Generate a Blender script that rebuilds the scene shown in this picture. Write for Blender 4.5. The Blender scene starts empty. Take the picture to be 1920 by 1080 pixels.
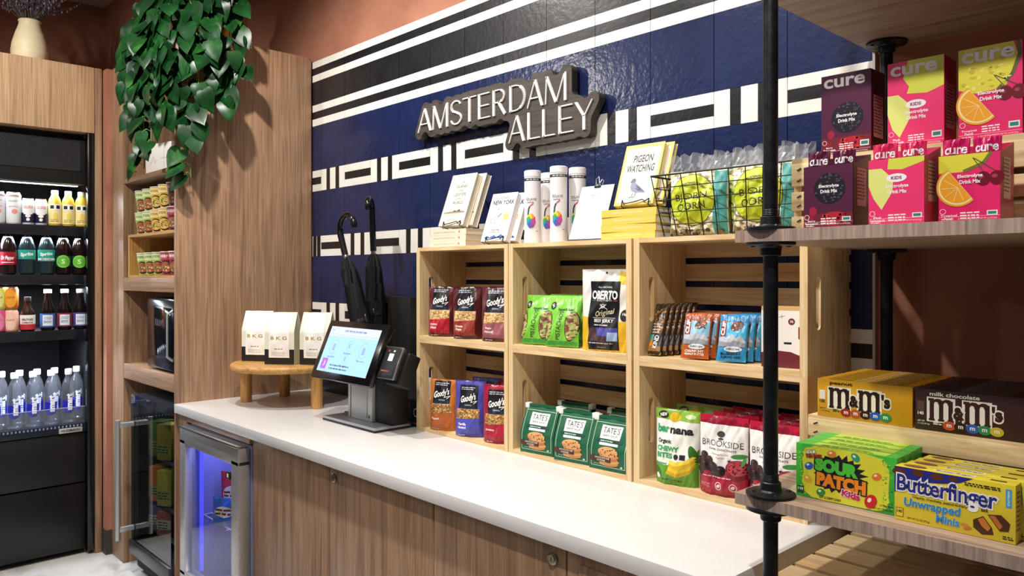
import bpy, bmesh, math, random
from mathutils import Vector, Matrix, geometry
from math import sin, cos, pi, radians as R, sqrt

sc = bpy.context.scene
COL = sc.collection
rnd = random.Random(7)

# ------------------------------------------------------------------ camera, world, lights
cam_data = bpy.data.cameras.new('camera')
cam = bpy.data.objects.new('camera', cam_data)
COL.objects.link(cam)
cam_data.sensor_width = 36.0
cam_data.lens = 1443.0 / 1920.0 * 36.0
cam_data.shift_y = -23.0 / 1920.0
cam_data.clip_start = 0.05
cam.location = (0, 0, 1.48)
cam.rotation_euler = (R(90), 0, R(46.66))
sc.camera = cam

world = bpy.data.worlds.new('world')
sc.world = world
world.use_nodes = True
bg = world.node_tree.nodes['Background']
bg.inputs[0].default_value = (0.80, 0.86, 1.0, 1)
bg.inputs[1].default_value = 0.11

sc.view_settings.view_transform = 'Standard'
sc.view_settings.look = 'None'
sc.view_settings.gamma = 1.0
sc.view_settings.exposure = -0.18
sc.view_settings.use_curve_mapping = False


def spot(name, loc, target, watt, size=75, blend=0.5, radius=0.04, col=(1, 0.95, 0.895)):
    l = bpy.data.lights.new(name, 'SPOT')
    l.energy = watt
    l.spot_size = R(size)
    l.spot_blend = blend
    l.shadow_soft_size = radius
    l.color = col
    o = bpy.data.objects.new(name, l)
    COL.objects.link(o)
    o.location = loc
    o.rotation_euler = (Vector(target) - Vector(loc)).to_track_quat('-Z', 'Y').to_euler()
    return o


def area(name, loc, rot, sx, sy, watt, col=(1, 1, 1)):
    l = bpy.data.lights.new(name, 'AREA')
    l.shape = 'RECTANGLE'
    l.size = sx
    l.size_y = sy
    l.energy = watt
    l.color = col
    o = bpy.data.objects.new(name, l)
    COL.objects.link(o)
    o.location = loc
    o.rotation_euler = rot
    return o


# recessed ceiling spots in a row in front of the counter, then unseen fill lights added over the room
spot('ceiling_spot', (-2.75, 0.85, 3.12), (-2.95, 1.6, 1.2), 150, 128, 0.75)
spot('ceiling_spot', (-1.75, 0.85, 3.12), (-1.85, 1.7, 1.2), 145, 118, 0.75)
spot('ceiling_spot', (-0.50, 0.15, 3.12), (-0.68, 1.6, 1.2), 165, 80, 0.6)
spot('ceiling_spot', (-4.5, -1.15, 3.12), (-1.9, 1.9, 1.9), 48, 60, 0.6)
spot('ceiling_spot', (-3.2, -0.2, 3.12), (-4.4, 1.1, 1.7), 180, 84, 0.85)
spot('ceiling_spot', (-1.2, -1.8, 3.12), (-1.7, 1.5, 1.0), 18, 60, 0.7)  # added frontal fill from behind the camera, for the upright fronts
area('fill_panel', (-1.8, -1.8, 3.15), (0, 0, 0), 4.5, 2.6, 18, (1, 0.97, 0.93))  # unseen broad panel, added as soft overall fill

# ------------------------------------------------------------------ materials


def lin(c):
    c = c / 255.0
    return c / 12.92 if c <= 0.04045 else ((c + 0.055) / 1.055) ** 2.4


def rgb(h):
    if isinstance(h, str):
        h = h.lstrip('#')
        h = tuple(int(h[i:i + 2], 16) for i in (0, 2, 4))
    return (lin(h[0]), lin(h[1]), lin(h[2]), 1)


MATS = {}


def base_mat(name):
    m = bpy.data.materials.new(name)
    m.use_nodes = True
    nt = m.node_tree
    return m, nt, nt.nodes['Principled BSDF']


def M(hexv, rough=0.5, metal=0.0, emit=0.0, coat=0.0, spec=0.5):
    """plain paint / print / plastic"""
    key = (hexv, rough, metal, emit, coat, spec)
    if key in MATS:
        return MATS[key]
    m, nt, b = base_mat('paint_' + str(hexv).strip('#'))
    b.inputs['Base Color'].default_value = rgb(hexv)
    b.inputs['Roughness'].default_value = rough
    b.inputs['Metallic'].default_value = metal
    b.inputs['Coat Weight'].default_value = coat
    b.inputs['Specular IOR Level'].default_value = spec
    if emit:
        b.inputs['Emission Color'].default_value = rgb(hexv)
        b.inputs['Emission Strength'].default_value = emit
    MATS[key] = m
    return m


def noise_mat(name, cols, scale=(1, 1, 1), nscale=5.0, detail=6, dist=0.0, rough=0.5, bump=0.0, bscale=None,
              metal=0.0, coord='Object', stops=None, fine=None, rr=0.6, spec=0.5, fmix=0.55):
    m, nt, b = base_mat(name)
    N = nt.nodes
    L = nt.links
    tc = N.new('ShaderNodeTexCoord')
    mp = N.new('ShaderNodeMapping')
    mp.inputs['Scale'].default_value = scale
    L.new(tc.outputs[coord], mp.inputs[0])
    no = N.new('ShaderNodeTexNoise')
    no.inputs['Scale'].default_value = nscale
    no.inputs['Detail'].default_value = detail
    no.inputs['Roughness'].default_value = rr
    no.inputs['Distortion'].default_value = dist
    L.new(mp.outputs[0], no.inputs['Vector'])
    cr = N.new('ShaderNodeValToRGB')
    el = cr.color_ramp.elements
    n = len(cols)
    stops = stops or [0.3 + 0.4 * i / (n - 1) for i in range(n)]
    while len(el) < n:
        el.new(0.5)
    for e, c, s in zip(el, cols, stops):
        e.position = s
        e.color = rgb(c)
    L.new(no.outputs[0], cr.inputs[0])
    out = cr.outputs[0]
    if fine:
        mp2 = N.new('ShaderNodeMapping')
        mp2.inputs['Scale'].default_value = fine
        L.new(tc.outputs[coord], mp2.inputs[0])
        n2 = N.new('ShaderNodeTexNoise')
        n2.inputs['Scale'].default_value = 1.0
        n2.inputs['Detail'].default_value = 3
        L.new(mp2.outputs[0], n2.inputs['Vector'])
        mx = N.new('ShaderNodeMixRGB')
        mx.blend_type = 'MULTIPLY'
        mx.inputs[0].default_value = fmix
        c2 = N.new('ShaderNodeValToRGB')
        c2.color_ramp.elements[0].position = 0.35
        c2.color_ramp.elements[0].color = (0.45, 0.42, 0.4, 1)
        c2.color_ramp.elements[1].position = 0.6
        c2.color_ramp.elements[1].color = (1, 1, 1, 1)
        L.new(n2.outputs[0], c2.inputs[0])
        L.new(out, mx.inputs[1])
        L.new(c2.outputs[0], mx.inputs[2])
        out = mx.outputs[0]
    L.new(out, b.inputs['Base Color'])
    b.inputs['Roughness'].default_value = rough
    b.inputs['Metallic'].default_value = metal
    b.inputs['Specular IOR Level'].default_value = spec
    if bump:
        bp = N.new('ShaderNodeBump')
        bp.inputs['Strength'].default_value = bump
        bp.inputs['Distance'].default_value = 0.01
        if bscale:
            n3 = N.new('ShaderNodeTexNoise')
            n3.inputs['Scale'].default_value = bscale
            n3.inputs['Detail'].default_value = 2
            L.new(tc.outputs[coord], n3.inputs['Vector'])
            L.new(n3.outputs[0], bp.inputs['Height'])
        else:
            L.new(no.outputs[0], bp.inputs['Height'])
        L.new(bp.outputs[0], b.inputs['Normal'])
    return m


def glass_mat(name, tint=(1, 1, 1), gloss=0.12, rough=0.02, haze=0.0):
    """thin clear sheet: see-through, with a mirror sheen that grows at grazing angles and an optional milky share"""
    m = bpy.data.materials.new(name)
    m.use_nodes = True
    nt = m.node_tree
    nt.nodes.clear()
    L = nt.links
    o = nt.nodes.new('ShaderNodeOutputMaterial')
    t = nt.nodes.new('ShaderNodeBsdfTransparent')
    t.inputs[0].default_value = (*tint, 1)
    g = nt.nodes.new('ShaderNodeBsdfGlossy')
    g.inputs['Roughness'].default_value = rough
    lw = nt.nodes.new('ShaderNodeLayerWeight')
    lw.inputs[0].default_value = 0.5
    p = nt.nodes.new('ShaderNodeMath')
    p.operation = 'POWER'
    p.inputs[1].default_value = 3.0
    L.new(lw.outputs['Facing'], p.inputs[0])
    q = nt.nodes.new('ShaderNodeMath')
    q.operation = 'MULTIPLY_ADD'
    q.inputs[1].default_value = 0.55
    q.inputs[2].default_value = gloss
    L.new(p.outputs[0], q.inputs[0])
    mx = nt.nodes.new('ShaderNodeMixShader')
    L.new(q.outputs[0], mx.inputs[0])
    L.new(t.outputs[0], mx.inputs[1])
    L.new(g.outputs[0], mx.inputs[2])
    out = mx.outputs[0]
    if haze:
        d = nt.nodes.new('ShaderNodeBsdfDiffuse')
        d.inputs[0].default_value = (0.85, 0.87, 0.9, 1)
        m2 = nt.nodes.new('ShaderNodeMixShader')
        m2.inputs[0].default_value = haze
        L.new(out, m2.inputs[1])
        L.new(d.outputs[0], m2.inputs[2])
        out = m2.outputs[0]
    L.new(out, o.inputs[0])
    return m


W_BROWN = ['#7c5e48', '#9a785c', '#ae8a6b', '#8d6c53']
lam_z = noise_mat('walnut_laminate', W_BROWN, (14, 14, 0.8), 2.2, 7, 0.5, 0.42, fine=(160, 160, 3.0))
lam_x = noise_mat('walnut_laminate_long', W_BROWN, (0.8, 14, 14), 2.2, 7, 0.5, 0.42, fine=(3.0, 160, 160))
W_LIGHT = ['#b8946f', '#cfaa82', '#dcb993', '#c29c75']
lamlight_z = noise_mat('light_laminate', W_LIGHT, (14, 14, 0.8), 2.2, 7, 0.5, 0.42, fine=(150, 150, 3.0))
W_PINE = ['#d3ab74', '#e2c08d', '#ead0a2', '#cba46c']
pine_x = noise_mat('pine_long', W_PINE, (1.2, 12, 12), 2.0, 5, 0.9, 0.5, fine=(5, 120, 120), fmix=0.3)
pine_z = noise_mat('pine_upright', W_PINE, (12, 12, 1.2), 2.0, 5, 0.9, 0.5, fine=(120, 120, 5), fmix=0.3)
pine_y = noise_mat('pine_deep', W_PINE, (12, 1.2, 12), 2.0, 5, 0.9, 0.5, fine=(120, 5, 120), fmix=0.3)
oak = noise_mat('riser_wood', ['#b5803f', '#cd9a55', '#d8aa68'], (2, 14, 14), 2.0, 5, 0.6, 0.42, fine=(6, 130, 130))
oak_z = noise_mat('riser_wood_upright', ['#b5803f', '#cd9a55', '#d8aa68'], (14, 14, 2), 2.0, 5, 0.6, 0.42, fine=(130, 130, 6))
shelfwood = noise_mat('shelf_wood', ['#8f7664', '#a78d79', '#b89f8a', '#957b68'], (1.0, 20, 20), 2.2, 6, 0.4, 0.5, fine=(4, 170, 170))
shelfedge = noise_mat('shelf_edge_wood', ['#85706a', '#a38c80', '#b39c8e', '#8d756c'], (26, 26, 1.5), 2.2, 5, 0.3, 0.5, fine=(200, 200, 8))
plaster = noise_mat('terracotta_plaster', ['#94604a', '#a26b53', '#aa735a'], (1, 1, 1), 4, 5, 0.2, 0.8, bump=0.06, bscale=60)
concrete = noise_mat('polished_concrete', ['#a9a69f', '#c4c1b9', '#d2cfc8', '#b5b2a9'], (1, 1, 1), 3, 8, 0.5, 0.35)
quartz = noise_mat('white_quartz', ['#dfdddb', '#e1dfdd', '#e4e2e0'], (1, 1, 1), 60, 4, 0, 0.28)
steel = noise_mat('brushed_steel', ['#b4b4b2', '#c4c4c2', '#cecdca'], (1.5, 60, 60), 3, 3, 0, 0.36, metal=0.72)
blackmetal = M('#17171a', 0.42, 0.6)
ironpipe = noise_mat('black_iron', ['#1b1b1e', '#26272b', '#303136'], (1, 1, 1), 40, 4, 0, 0.4, metal=0.7, bump=0.05, bscale=200)
blackgloss = M('#0a0a0c', 0.18)
blackmatte = M('#070708', 0.6, spec=0.3)
darkin = M('#060607', 0.7)
tile_blue = noise_mat('blue_glazed_tile', ['#161e40', '#192348', '#1c274f'], (1, 1, 1), 6, 3, 0, 0.2, bump=0.11, bscale=55)
tile_black = noise_mat('black_glazed_tile', ['#131316', '#19191d', '#1e1e22'], (1, 1, 1), 6, 3, 0, 0.3, bump=0.08, bscale=55)
tile_white = noise_mat('white_tile', ['#dad6cd', '#e2dfd7', '#e6e3dc'], (1, 1, 1), 6, 3, 0, 0.32)
grout = M('#2a2b31', 0.9)
leafmat = noise_mat('pothos_leaf', ['#08210e', '#0d2d13', '#143e1a', '#316826'], (1, 1, 1), 9, 3, 0.4, 0.3, spec=0.14, stops=[0.3, 0.46, 0.6, 0.8])
clearglass = glass_mat('clear_glass', (0.96, 0.98, 0.97), 0.05)
dimglass = glass_mat('tinted_glass', (0.55, 0.61, 0.59), 0.07)
clearplastic = glass_mat('clear_plastic', (0.92, 0.95, 0.97), 0.06, 0.08, 0.06)
film = glass_mat('cellophane', (0.95, 0.95, 0.96), 0.14, 0.12, 0.22)

# ------------------------------------------------------------------ mesh builder


class MB:
    def __init__(s):
        s.v = []
        s.f = []
        s.mi = []
        s.sm = []
        s.mats = []

    def idx(s, mat):
        if mat not in s.mats:
            s.mats.append(mat)
        return s.mats.index(mat)

    def add(s, verts, faces, mat, smooth=False):
        n = len(s.v)
        k = s.idx(mat)
        s.v.extend([tuple(p) for p in verts])
        for f in faces:
            s.f.append(tuple(i + n for i in f))
            s.mi.append(k)
            s.sm.append(smooth)

    def box(s, x0, x1, y0, y1, z0, z1, mat, rot=None, c=None):
        v = [(x0, y0, z0), (x1, y0, z0), (x1, y1, z0), (x0, y1, z0), (x0, y0, z1), (x1, y0, z1), (x1, y1, z1), (x0, y1, z1)]
        if rot is not None:
            c = Vector(c) if c is not None else Vector(((x0 + x1) / 2, (y0 + y1) / 2, (z0 + z1) / 2))
            v = [c + rot @ (Vector(p) - c) for p in v]
        s.add(v, [(0, 3, 2, 1), (4, 5, 6, 7), (0, 1, 5, 4), (1, 2, 6, 5), (2, 3, 7, 6), (3, 0, 4, 7)], mat)
        return s

    def cbox(s, x0, x1, y0, y1, z0, z1, mat, c=0.003):
        """box with chamfered edges"""
        bm = bmesh.new()
        bmesh.ops.create_cube(bm, size=1)
        for v in bm.verts:
            v.co = Vector(((x0 + x1) / 2 + v.co.x * (x1 - x0), (y0 + y1) / 2 + v.co.y * (y1 - y0), (z0 + z1) / 2 + v.co.z * (z1 - z0)))
        bmesh.ops.bevel(bm, geom=bm.edges[:], offset=c, segments=2, profile=0.5, affect='EDGES')
        s.addbm(bm, mat, True)
        return s

    def addbm(s, bm, mat, smooth=False):
        bm.verts.index_update()
        s.add([v.co for v in bm.verts], [[v.index for v in f.verts] for f in bm.faces], mat, smooth)
        bm.free()

    def lathe(s, prof, mat, n=24, c=(0, 0, 0), cap=True, smooth=True, sq=1.0):
        v = []
        f = []
        for r, z in prof:
            for i in range(n):
                a = 2 * pi * i / n
                v.append((c[0] + r * cos(a), c[1] + r * sin(a) * sq, c[2] + z))
        m = len(prof)
        for j in range(m - 1):
            for i in range(n):
                i2 = (i + 1) % n
                f.append((j * n + i, j * n + i2, (j + 1) * n + i2, (j + 1) * n + i))
        if cap:
            f.append(tuple(range(n))[::-1])
            f.append(tuple((m - 1) * n + i for i in range(n)))
        s.add(v, f, mat, smooth)
        return s

    def tube(s, pts, r, mat, n=8, cap=True):
        pts = [Vector(p) for p in pts]
        rs = r if isinstance(r, (list, tuple)) else [r] * len(pts)
        v = []
        f = []
        t0 = (pts[1] - pts[0]).normalized()
        up = Vector((0, 0, 1)) if abs(t0.z) < 0.9 else Vector((1, 0, 0))
        u = t0.cross(up).normalized()
        for i, p in enumerate(pts):
            if i == 0:
                t = pts[1] - pts[0]
            elif i == len(pts) - 1:
                t = pts[-1] - pts[-2]
            else:
                t = (pts[i + 1] - pts[i]).normalized() + (pts[i] - pts[i - 1]).normalized()
            t.normalize()
            u = (u - t * u.dot(t)).normalized()
            w = t.cross(u)
            for k in range(n):
                a = 2 * pi * k / n
                v.append(p + (u * cos(a) + w * sin(a)) * rs[i])
        for i in range(len(pts) - 1):
            for k in range(n):
                k2 = (k + 1) % n
                f.append((i * n + k, i * n + k2, (i + 1) * n + k2, (i + 1) * n + k))
        if cap:
            f.append(tuple(range(n))[::-1])
            f.append(tuple((len(pts) - 1) * n + k for k in range(n)))
        s.add(v, f, mat, True)
        return s

    def prism(s, pts, y0, y1, mat, holes=()):
        """outline in x,z pushed from y0 to y1 (optional holes)"""
        loops = [list(pts)] + [list(h) for h in holes]
        flat = [p for l in loops for p in l]
        tris = geometry.tessellate_polygon([[Vector((p[0], p[1], 0)) for p in l] for l in loops])
        n = len(flat)
        v = [(p[0], y0, p[1]) for p in flat] + [(p[0], y1, p[1]) for p in flat]
        f = [tuple(t) for t in tris] + [tuple(i + n for i in t[::-1]) for t in tris]
        o = 0
        for l in loops:
            m = len(l)
            for i in range(m):
                a, b2 = o + i, o + (i + 1) % m
                f.append((a, b2, b2 + n, a + n))
            o += m
        bm = bmesh.new()
        bv = [bm.verts.new(p) for p in v]
        for q in f:
            try:
                bm.faces.new([bv[i] for i in q])
            except ValueError:
                pass
        bmesh.ops.recalc_face_normals(bm, faces=bm.faces[:])
        s.addbm(bm, mat)
        return s

    def xf(s, mat4, start=0):
        for i in range(start, len(s.v)):
            s.v[i] = tuple(mat4 @ Vector(s.v[i]))
        return s

    def build(s, name, parent=None, loc=None, rot=None, sharp=35, bevel=0):
        me = bpy.data.meshes.new(name)
        me.from_pydata(s.v, [], s.f)
        for m in s.mats:
            me.materials.append(m)
        me.polygons.foreach_set('material_index', s.mi)
        me.polygons.foreach_set('use_smooth', s.sm)
        if any(s.sm):
            me.set_sharp_from_angle(angle=R(sharp))
        me.update()
        o = bpy.data.objects.new(name, me)
        COL.objects.link(o)
        if parent is not None:
            o.parent = parent
        if loc is not None:
            o.location = loc
        if rot is not None:
            o.rotation_euler = rot
        if bevel:
            b = o.modifiers.new('bevel', 'BEVEL')
            b.width = bevel
            b.segments = 2
            b.limit_method = 'ANGLE'
        return o


def tag(o, label, cat, group=None, kind=None):
    o['label'] = label
    o['category'] = cat
    if group:
        o['group'] = group
    if kind:
        o['kind'] = kind
    return o


def thing(name, label, cat, loc=(0, 0, 0), rz=0.0, group=None, tilt=0.0):
    o = bpy.data.objects.new(name, None)
    o.empty_display_size = 0.05
    COL.objects.link(o)
    o.location = loc
    o.rotation_euler = (R(-tilt), 0, R(rz))
    return tag(o, label, cat, group)


def dup(root, loc, rz=0.0, tilt=0.0, label=None, group=None):
    r = root.copy()
    COL.objects.link(r)
    r.location = loc
    r.rotation_euler = (R(-tilt), 0, R(rz))
    if label:
        r['label'] = label
    if group:
        r['group'] = group
    for ch in list(root.children):
        c = ch.copy()
        COL.objects.link(c)
        c.parent = r
        for g in list(ch.children):
            d = g.copy()
            COL.objects.link(d)
            d.parent = c
    return r


def struct(o):
    o['kind'] = 'structure'
    return o


# ------------------------------------------------------------------ printed artwork laid on a surface
TXT = {}


def text_tris(s, bold=0.0):
    key = (s, bold)
    if key in TXT:
        return TXT[key]
    cu = bpy.data.curves.new('lettering', 'FONT')
    cu.body = s
    cu.size = 1.0
    cu.resolution_u = 3
    cu.offset = bold
    cu.align_x = 'CENTER'
    cu.fill_mode = 'FRONT'
    o = bpy.data.objects.new('lettering', cu)
    COL.objects.link(o)
    dg = bpy.context.evaluated_depsgraph_get()
    me = bpy.data.meshes.new_from_object(o.evaluated_get(dg))
    me.calc_loop_triangles()
    P = [(v.co.x, v.co.y) for v in me.vertices]
    tr = [[P[i] for i in t.vertices] for t in me.loop_triangles]
    xs = [p[0] for t in tr for p in t]
    ys = [p[1] for t in tr for p in t]
    bb = (min(xs), max(xs), min(ys), max(ys))
    bpy.data.objects.remove(o)
    bpy.data.meshes.remove(me)
    bpy.data.curves.remove(cu)
    TXT[key] = (tr, bb)
    return TXT[key]


class Art:
    def __init__(s, mb, S, maxlen=9.0, step=0.00022, base=0.00035):
        s.mb = mb
        s.S = S
        s.flat = maxlen > 5
        s.maxlen = maxlen if s.flat else min(maxlen, 0.0046)
        s.o = base
        s.base = base if s.flat else base + 0.0004
        s.step = 0.00012 if s.flat else 0.00024
        s.used = []

    def tris(s, tris, mat):
        if not tris:
            return s
        out = []
        st = list(tris)
        X = [p[0] for t in tris for p in t]
        Z = [p[1] for t in tris for p in t]
        bb = (min(X), max(X), min(Z), max(Z))
        lv = 0
        for u, q in s.used:
            if u[0] < bb[1] and bb[0] < u[1] and u[2] < bb[3] and bb[2] < u[3]:
                lv = max(lv, q + 1)
        s.used.append((bb, lv))
        off = s.base + lv * s.step
        while st:
            a, b, c = st.pop()
            la, lb, lc = math.dist(a, b), math.dist(b, c), math.dist(c, a)
            m = max(la, lb, lc)
            if m <= s.maxlen:
                out.append((a, b, c))
            elif m == la:
                q = ((a[0] + b[0]) / 2, (a[1] + b[1]) / 2)
                st += [(a, q, c), (q, b, c)]
            elif m == lb:
                q = ((c[0] + b[0]) / 2, (c[1] + b[1]) / 2)
                st += [(a, b, q), (a, q, c)]
            else:
                q = ((a[0] + c[0]) / 2, (a[1] + c[1]) / 2)
                st += [(a, b, q), (q, b, c)]
        v = []
        f = []
        for t in out:
            n = len(v)
            v += [s.S(p[0], p[1], off) for p in t]
            f.append((n, n + 1, n + 2))
        s.mb.add(v, f, mat, not s.flat)
        return s

    def poly(s, pts, mat):
        t = geometry.tessellate_polygon([[Vector((p[0], p[1], 0)) for p in pts]])
        return s.tris([[pts[i] for i in q] for q in t], mat)

    def rect(s, x0, z0, x1, z1, mat):
        return s.tris([[(x0, z0), (x1, z0), (x1, z1)], [(x0, z0), (x1, z1), (x0, z1)]], mat)

    def ell(s, cx, cz, rx, rz, mat, rot=0.0, n=28, a0=0, a1=360):
        ca, sa = cos(R(rot)), sin(R(rot))
        pts = []
        for i in range(n):
            a = R(a0 + (a1 - a0) * i / n)
            x, z = rx * cos(a), rz * sin(a)
            pts.append((cx + x * ca - z * sa, cz + x * sa + z * ca))
        return s.poly(pts, mat)

    def ring(s, cx, cz, r, w, mat, n=32):
        t = []
        for i in range(n):
            a, b = 2 * pi * i / n, 2 * pi * (i + 1) / n
            p = [(cx + q * cos(x), cz + q * sin(x)) for q, x in ((r, a), (r, b), (r - w, b), (r - w, a))]
            t += [[p[0], p[1], p[2]], [p[0], p[2], p[3]]]
        return s.tris(t, mat)

    def line(s, pts, w, mat):
        t = []
        for a, b in zip(pts, pts[1:]):
            dx, dz = b[0] - a[0], b[1] - a[1]
            l = math.hypot(dx, dz) or 1
            nx, nz = -dz / l * w / 2, dx / l * w / 2
            p = [(a[0] + nx, a[1] + nz), (b[0] + nx, b[1] + nz), (b[0] - nx, b[1] - nz), (a[0] - nx, a[1] - nz)]
            t += [[p[0], p[1], p[2]], [p[0], p[2], p[3]]]
        return s.tris(t, mat)

    def text(s, st, cx, cz, w, h, mat, bold=0.0, rot=0.0, shear=0.0, outline=None, arc=0.0):
        tr, bb = text_tris(st, bold)
        sx, sz = w / (bb[1] - bb[0]), (h / (bb[3] - bb[2]) if h else w / (bb[1] - bb[0]))
        mx, mz = (bb[0] + bb[1]) / 2, (bb[2] + bb[3]) / 2
        ca, sa = cos(R(rot)), sin(R(rot))

        def tf(p):
            x, z = (p[0] - mx) * sx, (p[1] - mz) * sz
            x += z * shear
            z += arc * (x / (w / 2)) ** 2
            return (cx + x * ca - z * sa, cz + x * sa + z * ca)
        if outline:
            tr2, _ = text_tris(st, bold + outline[1])
            s.tris([[tf(p) for p in t] for t in tr2], outline[0])
        return s.tris([[tf(p) for p in t] for t in tr], mat)

    def lines(s, x0, z0, x1, n, gap, h, mat, seed=1, words=True):
        """rows of small print too small to read"""
        r = random.Random(seed)
        t = []
        for k in range(n):
            z = z0 - k * gap
            x = x0
            e = x1 - r.random() * (x1 - x0) * 0.25
            while x < e:
                w = (0.6 + r.random() * 1.6) * h * 2.2
                xe = min(x + w, e)
                t += [[(x, z), (xe, z), (xe, z + h)], [(x, z), (xe, z + h), (x, z + h)]]
                x = xe + h * 0.8
        return s.tris(t, mat)

    def specks(s, x0, z0, x1, z1, n, r0, r1, mats, seed=3, inside=None):
        r = random.Random(seed)
        for m in mats:
            t = []
            for _ in range(n // len(mats)):
                x, z = r.uniform(x0, x1), r.uniform(z0, z1)
                if inside and not inside(x, z):
                    continue
                a0 = r.random() * 6.3
                rx, rz = r.uniform(r0, r1), r.uniform(r0, r1) * 0.7
                p = [(x + rx * cos(a0 + k * pi / 3), z + rz * sin(a0 + k * pi / 3)) for k in range(6)]
                t += [[p[0], p[k], p[k + 1]] for k in range(1, 5)]
            s.tris(t, m)
        return s


# ------------------------------------------------------------------ package shapes (front faces -y, base at z = 0)


class Pouch:
    """stand-up pouch: rounded belly below, flat sealed top"""

    def __init__(s, w, h, d, pillow=False, crease=0.0019, seed=1, flatlow=False):
        s.w, s.h, s.d, s.p = w, h, d, pillow
        s.c = crease
        s.ph = seed * 1.7

    def T(s, v):
        v = min(1, max(0, v))
        if s.p:
            return 0.0012 + s.d / 2 * max(0, sin(pi * v)) ** 0.55
        return 0.0012 + s.d / 2 * (1 - v) ** 0.62 * min(1, 0.72 + v * 2.2)

    def W(s, v):
        return 1 - 0.05 * s.T(v) / (s.d / 2) * (1.0 if s.p else 0.6)

    def S(s, x, z, o=0.0, side=-1):
        v = z / s.h
        u = max(-1, min(1, x / (s.w / 2)))
        f = (1 - abs(u) ** 2.6) ** 0.62
        e = abs(2 * v - 1)
        wob = s.c * (sin(9 * u + s.ph + 5 * v) + sin(14 * v - 4 * u + s.ph)) * f
        wob += s.c * 0.3 * (sin(21 * u + 13 * v + 2 * s.ph) + sin(27 * v - 17 * u - s.ph)) * f
        wob += s.c * 0.5 * sin(30 * u + 6 * sin(7 * v + s.ph)) * e ** 3 * min(1, 4 * (1 - v) + 0.3)
        return Vector((x * s.W(v), side * (s.T(v) * f + o) + wob, z))

    def mesh(s, mat, mb=None, nu=48, nv=44, seal=None, back=None):
        mb = mb or MB()
        us = [sin(pi / 2 * (-1 + 2 * i / nu)) for i in range(nu + 1)]
        for side in (-1, 1):
            v = []
            f = []
            for j in range(nv + 1):
                for i in range(nu + 1):
                    v.append(s.S(us[i] * s.w / 2, s.h * j / nv, 0, side))
            for j in range(nv):
                for i in range(nu):
                    a = j * (nu + 1) + i
                    q = (a, a + 1, a + nu + 2, a + nu + 1)
                    f.append(q if side < 0 else q[::-1])
            mb.add(v, f, mat if side < 0 or not back else back, True)
        bot = [s.S(us[i] * s.w / 2, 0, 0, -1) for i in range(nu + 1)]
        bk = [s.S(us[i] * s.w / 2, 0, 0, 1) for i in range(nu + 1)]
        mb.add(bot + bk, [(i, i + nu + 1, i + nu + 2, i + 1) for i in range(nu)], mat, True)
        return mb


class Gusset:
    """flat-bottomed bag with side gussets, front leaning back to a folded top"""

    def __init__(s, w, h, d, knee=0.5, top=0.01, bulge=0.004):
        s.w, s.h, s.d, s.k, s.t, s.b = w, h, d, knee, top, bulge

    def T(s, v):
        if v <= s.k:
            return s.d / 2
        q = (v - s.k) / (1 - s.k)
        return s.d / 2 + (s.t / 2 - s.d / 2) * (q ** 1.15)

    def S(s, x, z, o=0.0, side=-1):
        v = max(0, min(1, z / s.h))
        u = max(-1, min(1, x / (s.w / 2)))
        y = s.T(v) + s.b * (1 - u * u) * sin(pi * min(1, v * 1.1))
        y += 0.0011 * (sin(7 * u + 9 * v) + 0.6 * sin(15 * v - 6 * u)) * (1 - u ** 4) * min(1, 6 * v)
        return Vector((x, side * (y + o), z))

    def mesh(s, mat, mb=None, sidemat=None, nu=24, nv=36):
        mb = mb or MB()
        sidemat = sidemat or mat
        for side in (-1, 1):
            v = []
            f = []
            for j in range(nv + 1):
                for i in range(nu + 1):
                    v.append(s.S((-1 + 2 * i / nu) * s.w / 2, s.h * j / nv, 0, side))
            for j in range(nv):
                for i in range(nu):
                    a = j * (nu + 1) + i
                    q = (a, a + 1, a + nu + 2, a + nu + 1)
                    f.append(q if side < 0 else q[::-1])
            mb.add(v, f, mat, True)
        for sg in (-1, 1):
            v = []
            f = []
            for j in range(nv + 1):
                q = j / nv
                t = s.T(q)
                inn = 0.012 * max(0, (q - 0.15)) / 0.85
                for k, yy in enumerate((-t, 0, t)):
                    v.append((sg * (s.w / 2 - (inn if k == 1 else 0)), yy, s.h * q))
            for j in range(nv):
                for k in range(2):
                    a = j * 3 + k
                    q = (a, a + 1, a + 4, a + 3)
                    f.append(q if sg > 0 else q[::-1])
            mb.add(v, f, sidemat, False)
        t0, t1 = s.T(0), s.T(1)
        w = s.w / 2
        mb.add([(-w, -t0, 0), (w, -t0, 0), (w, t0, 0), (-w, t0, 0)], [(0, 3, 2, 1)], mat)
        mb.add([(-w, -t1, s.h), (w, -t1, s.h), (w, t1, s.h), (-w, t1, s.h)], [(0, 1, 2, 3)], mat)
        return mb


def box_S(d):
    return lambda x, z, o: Vector((x, -d / 2 - o, z))


def cyl_S(r, z0=0.0):
    """label wrapped on a cylinder; r may be a function of z"""
    def S(x, z, o):
        q = r(z) if callable(r) else r
        a = x / q
        return Vector(((q + o) * sin(a), -(q + o) * cos(a), z + z0))
    return S


def side_S(w):
    """the +x side of a box, x running from front to back"""
    return lambda x, z, o: Vector((w / 2 + o, x, z))


def top_S(h):
    return lambda x, z, o: Vector((x, z, h + o))


WHITE = M('#f3f1ec', 0.5)
INK = M('#16161a', 0.5)

# ================================================================== the room
YW = 1.935            # face of the tiled wall
XP = -3.518           # right face of the tall cabinet
ZC = 0.91             # counter top

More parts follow.
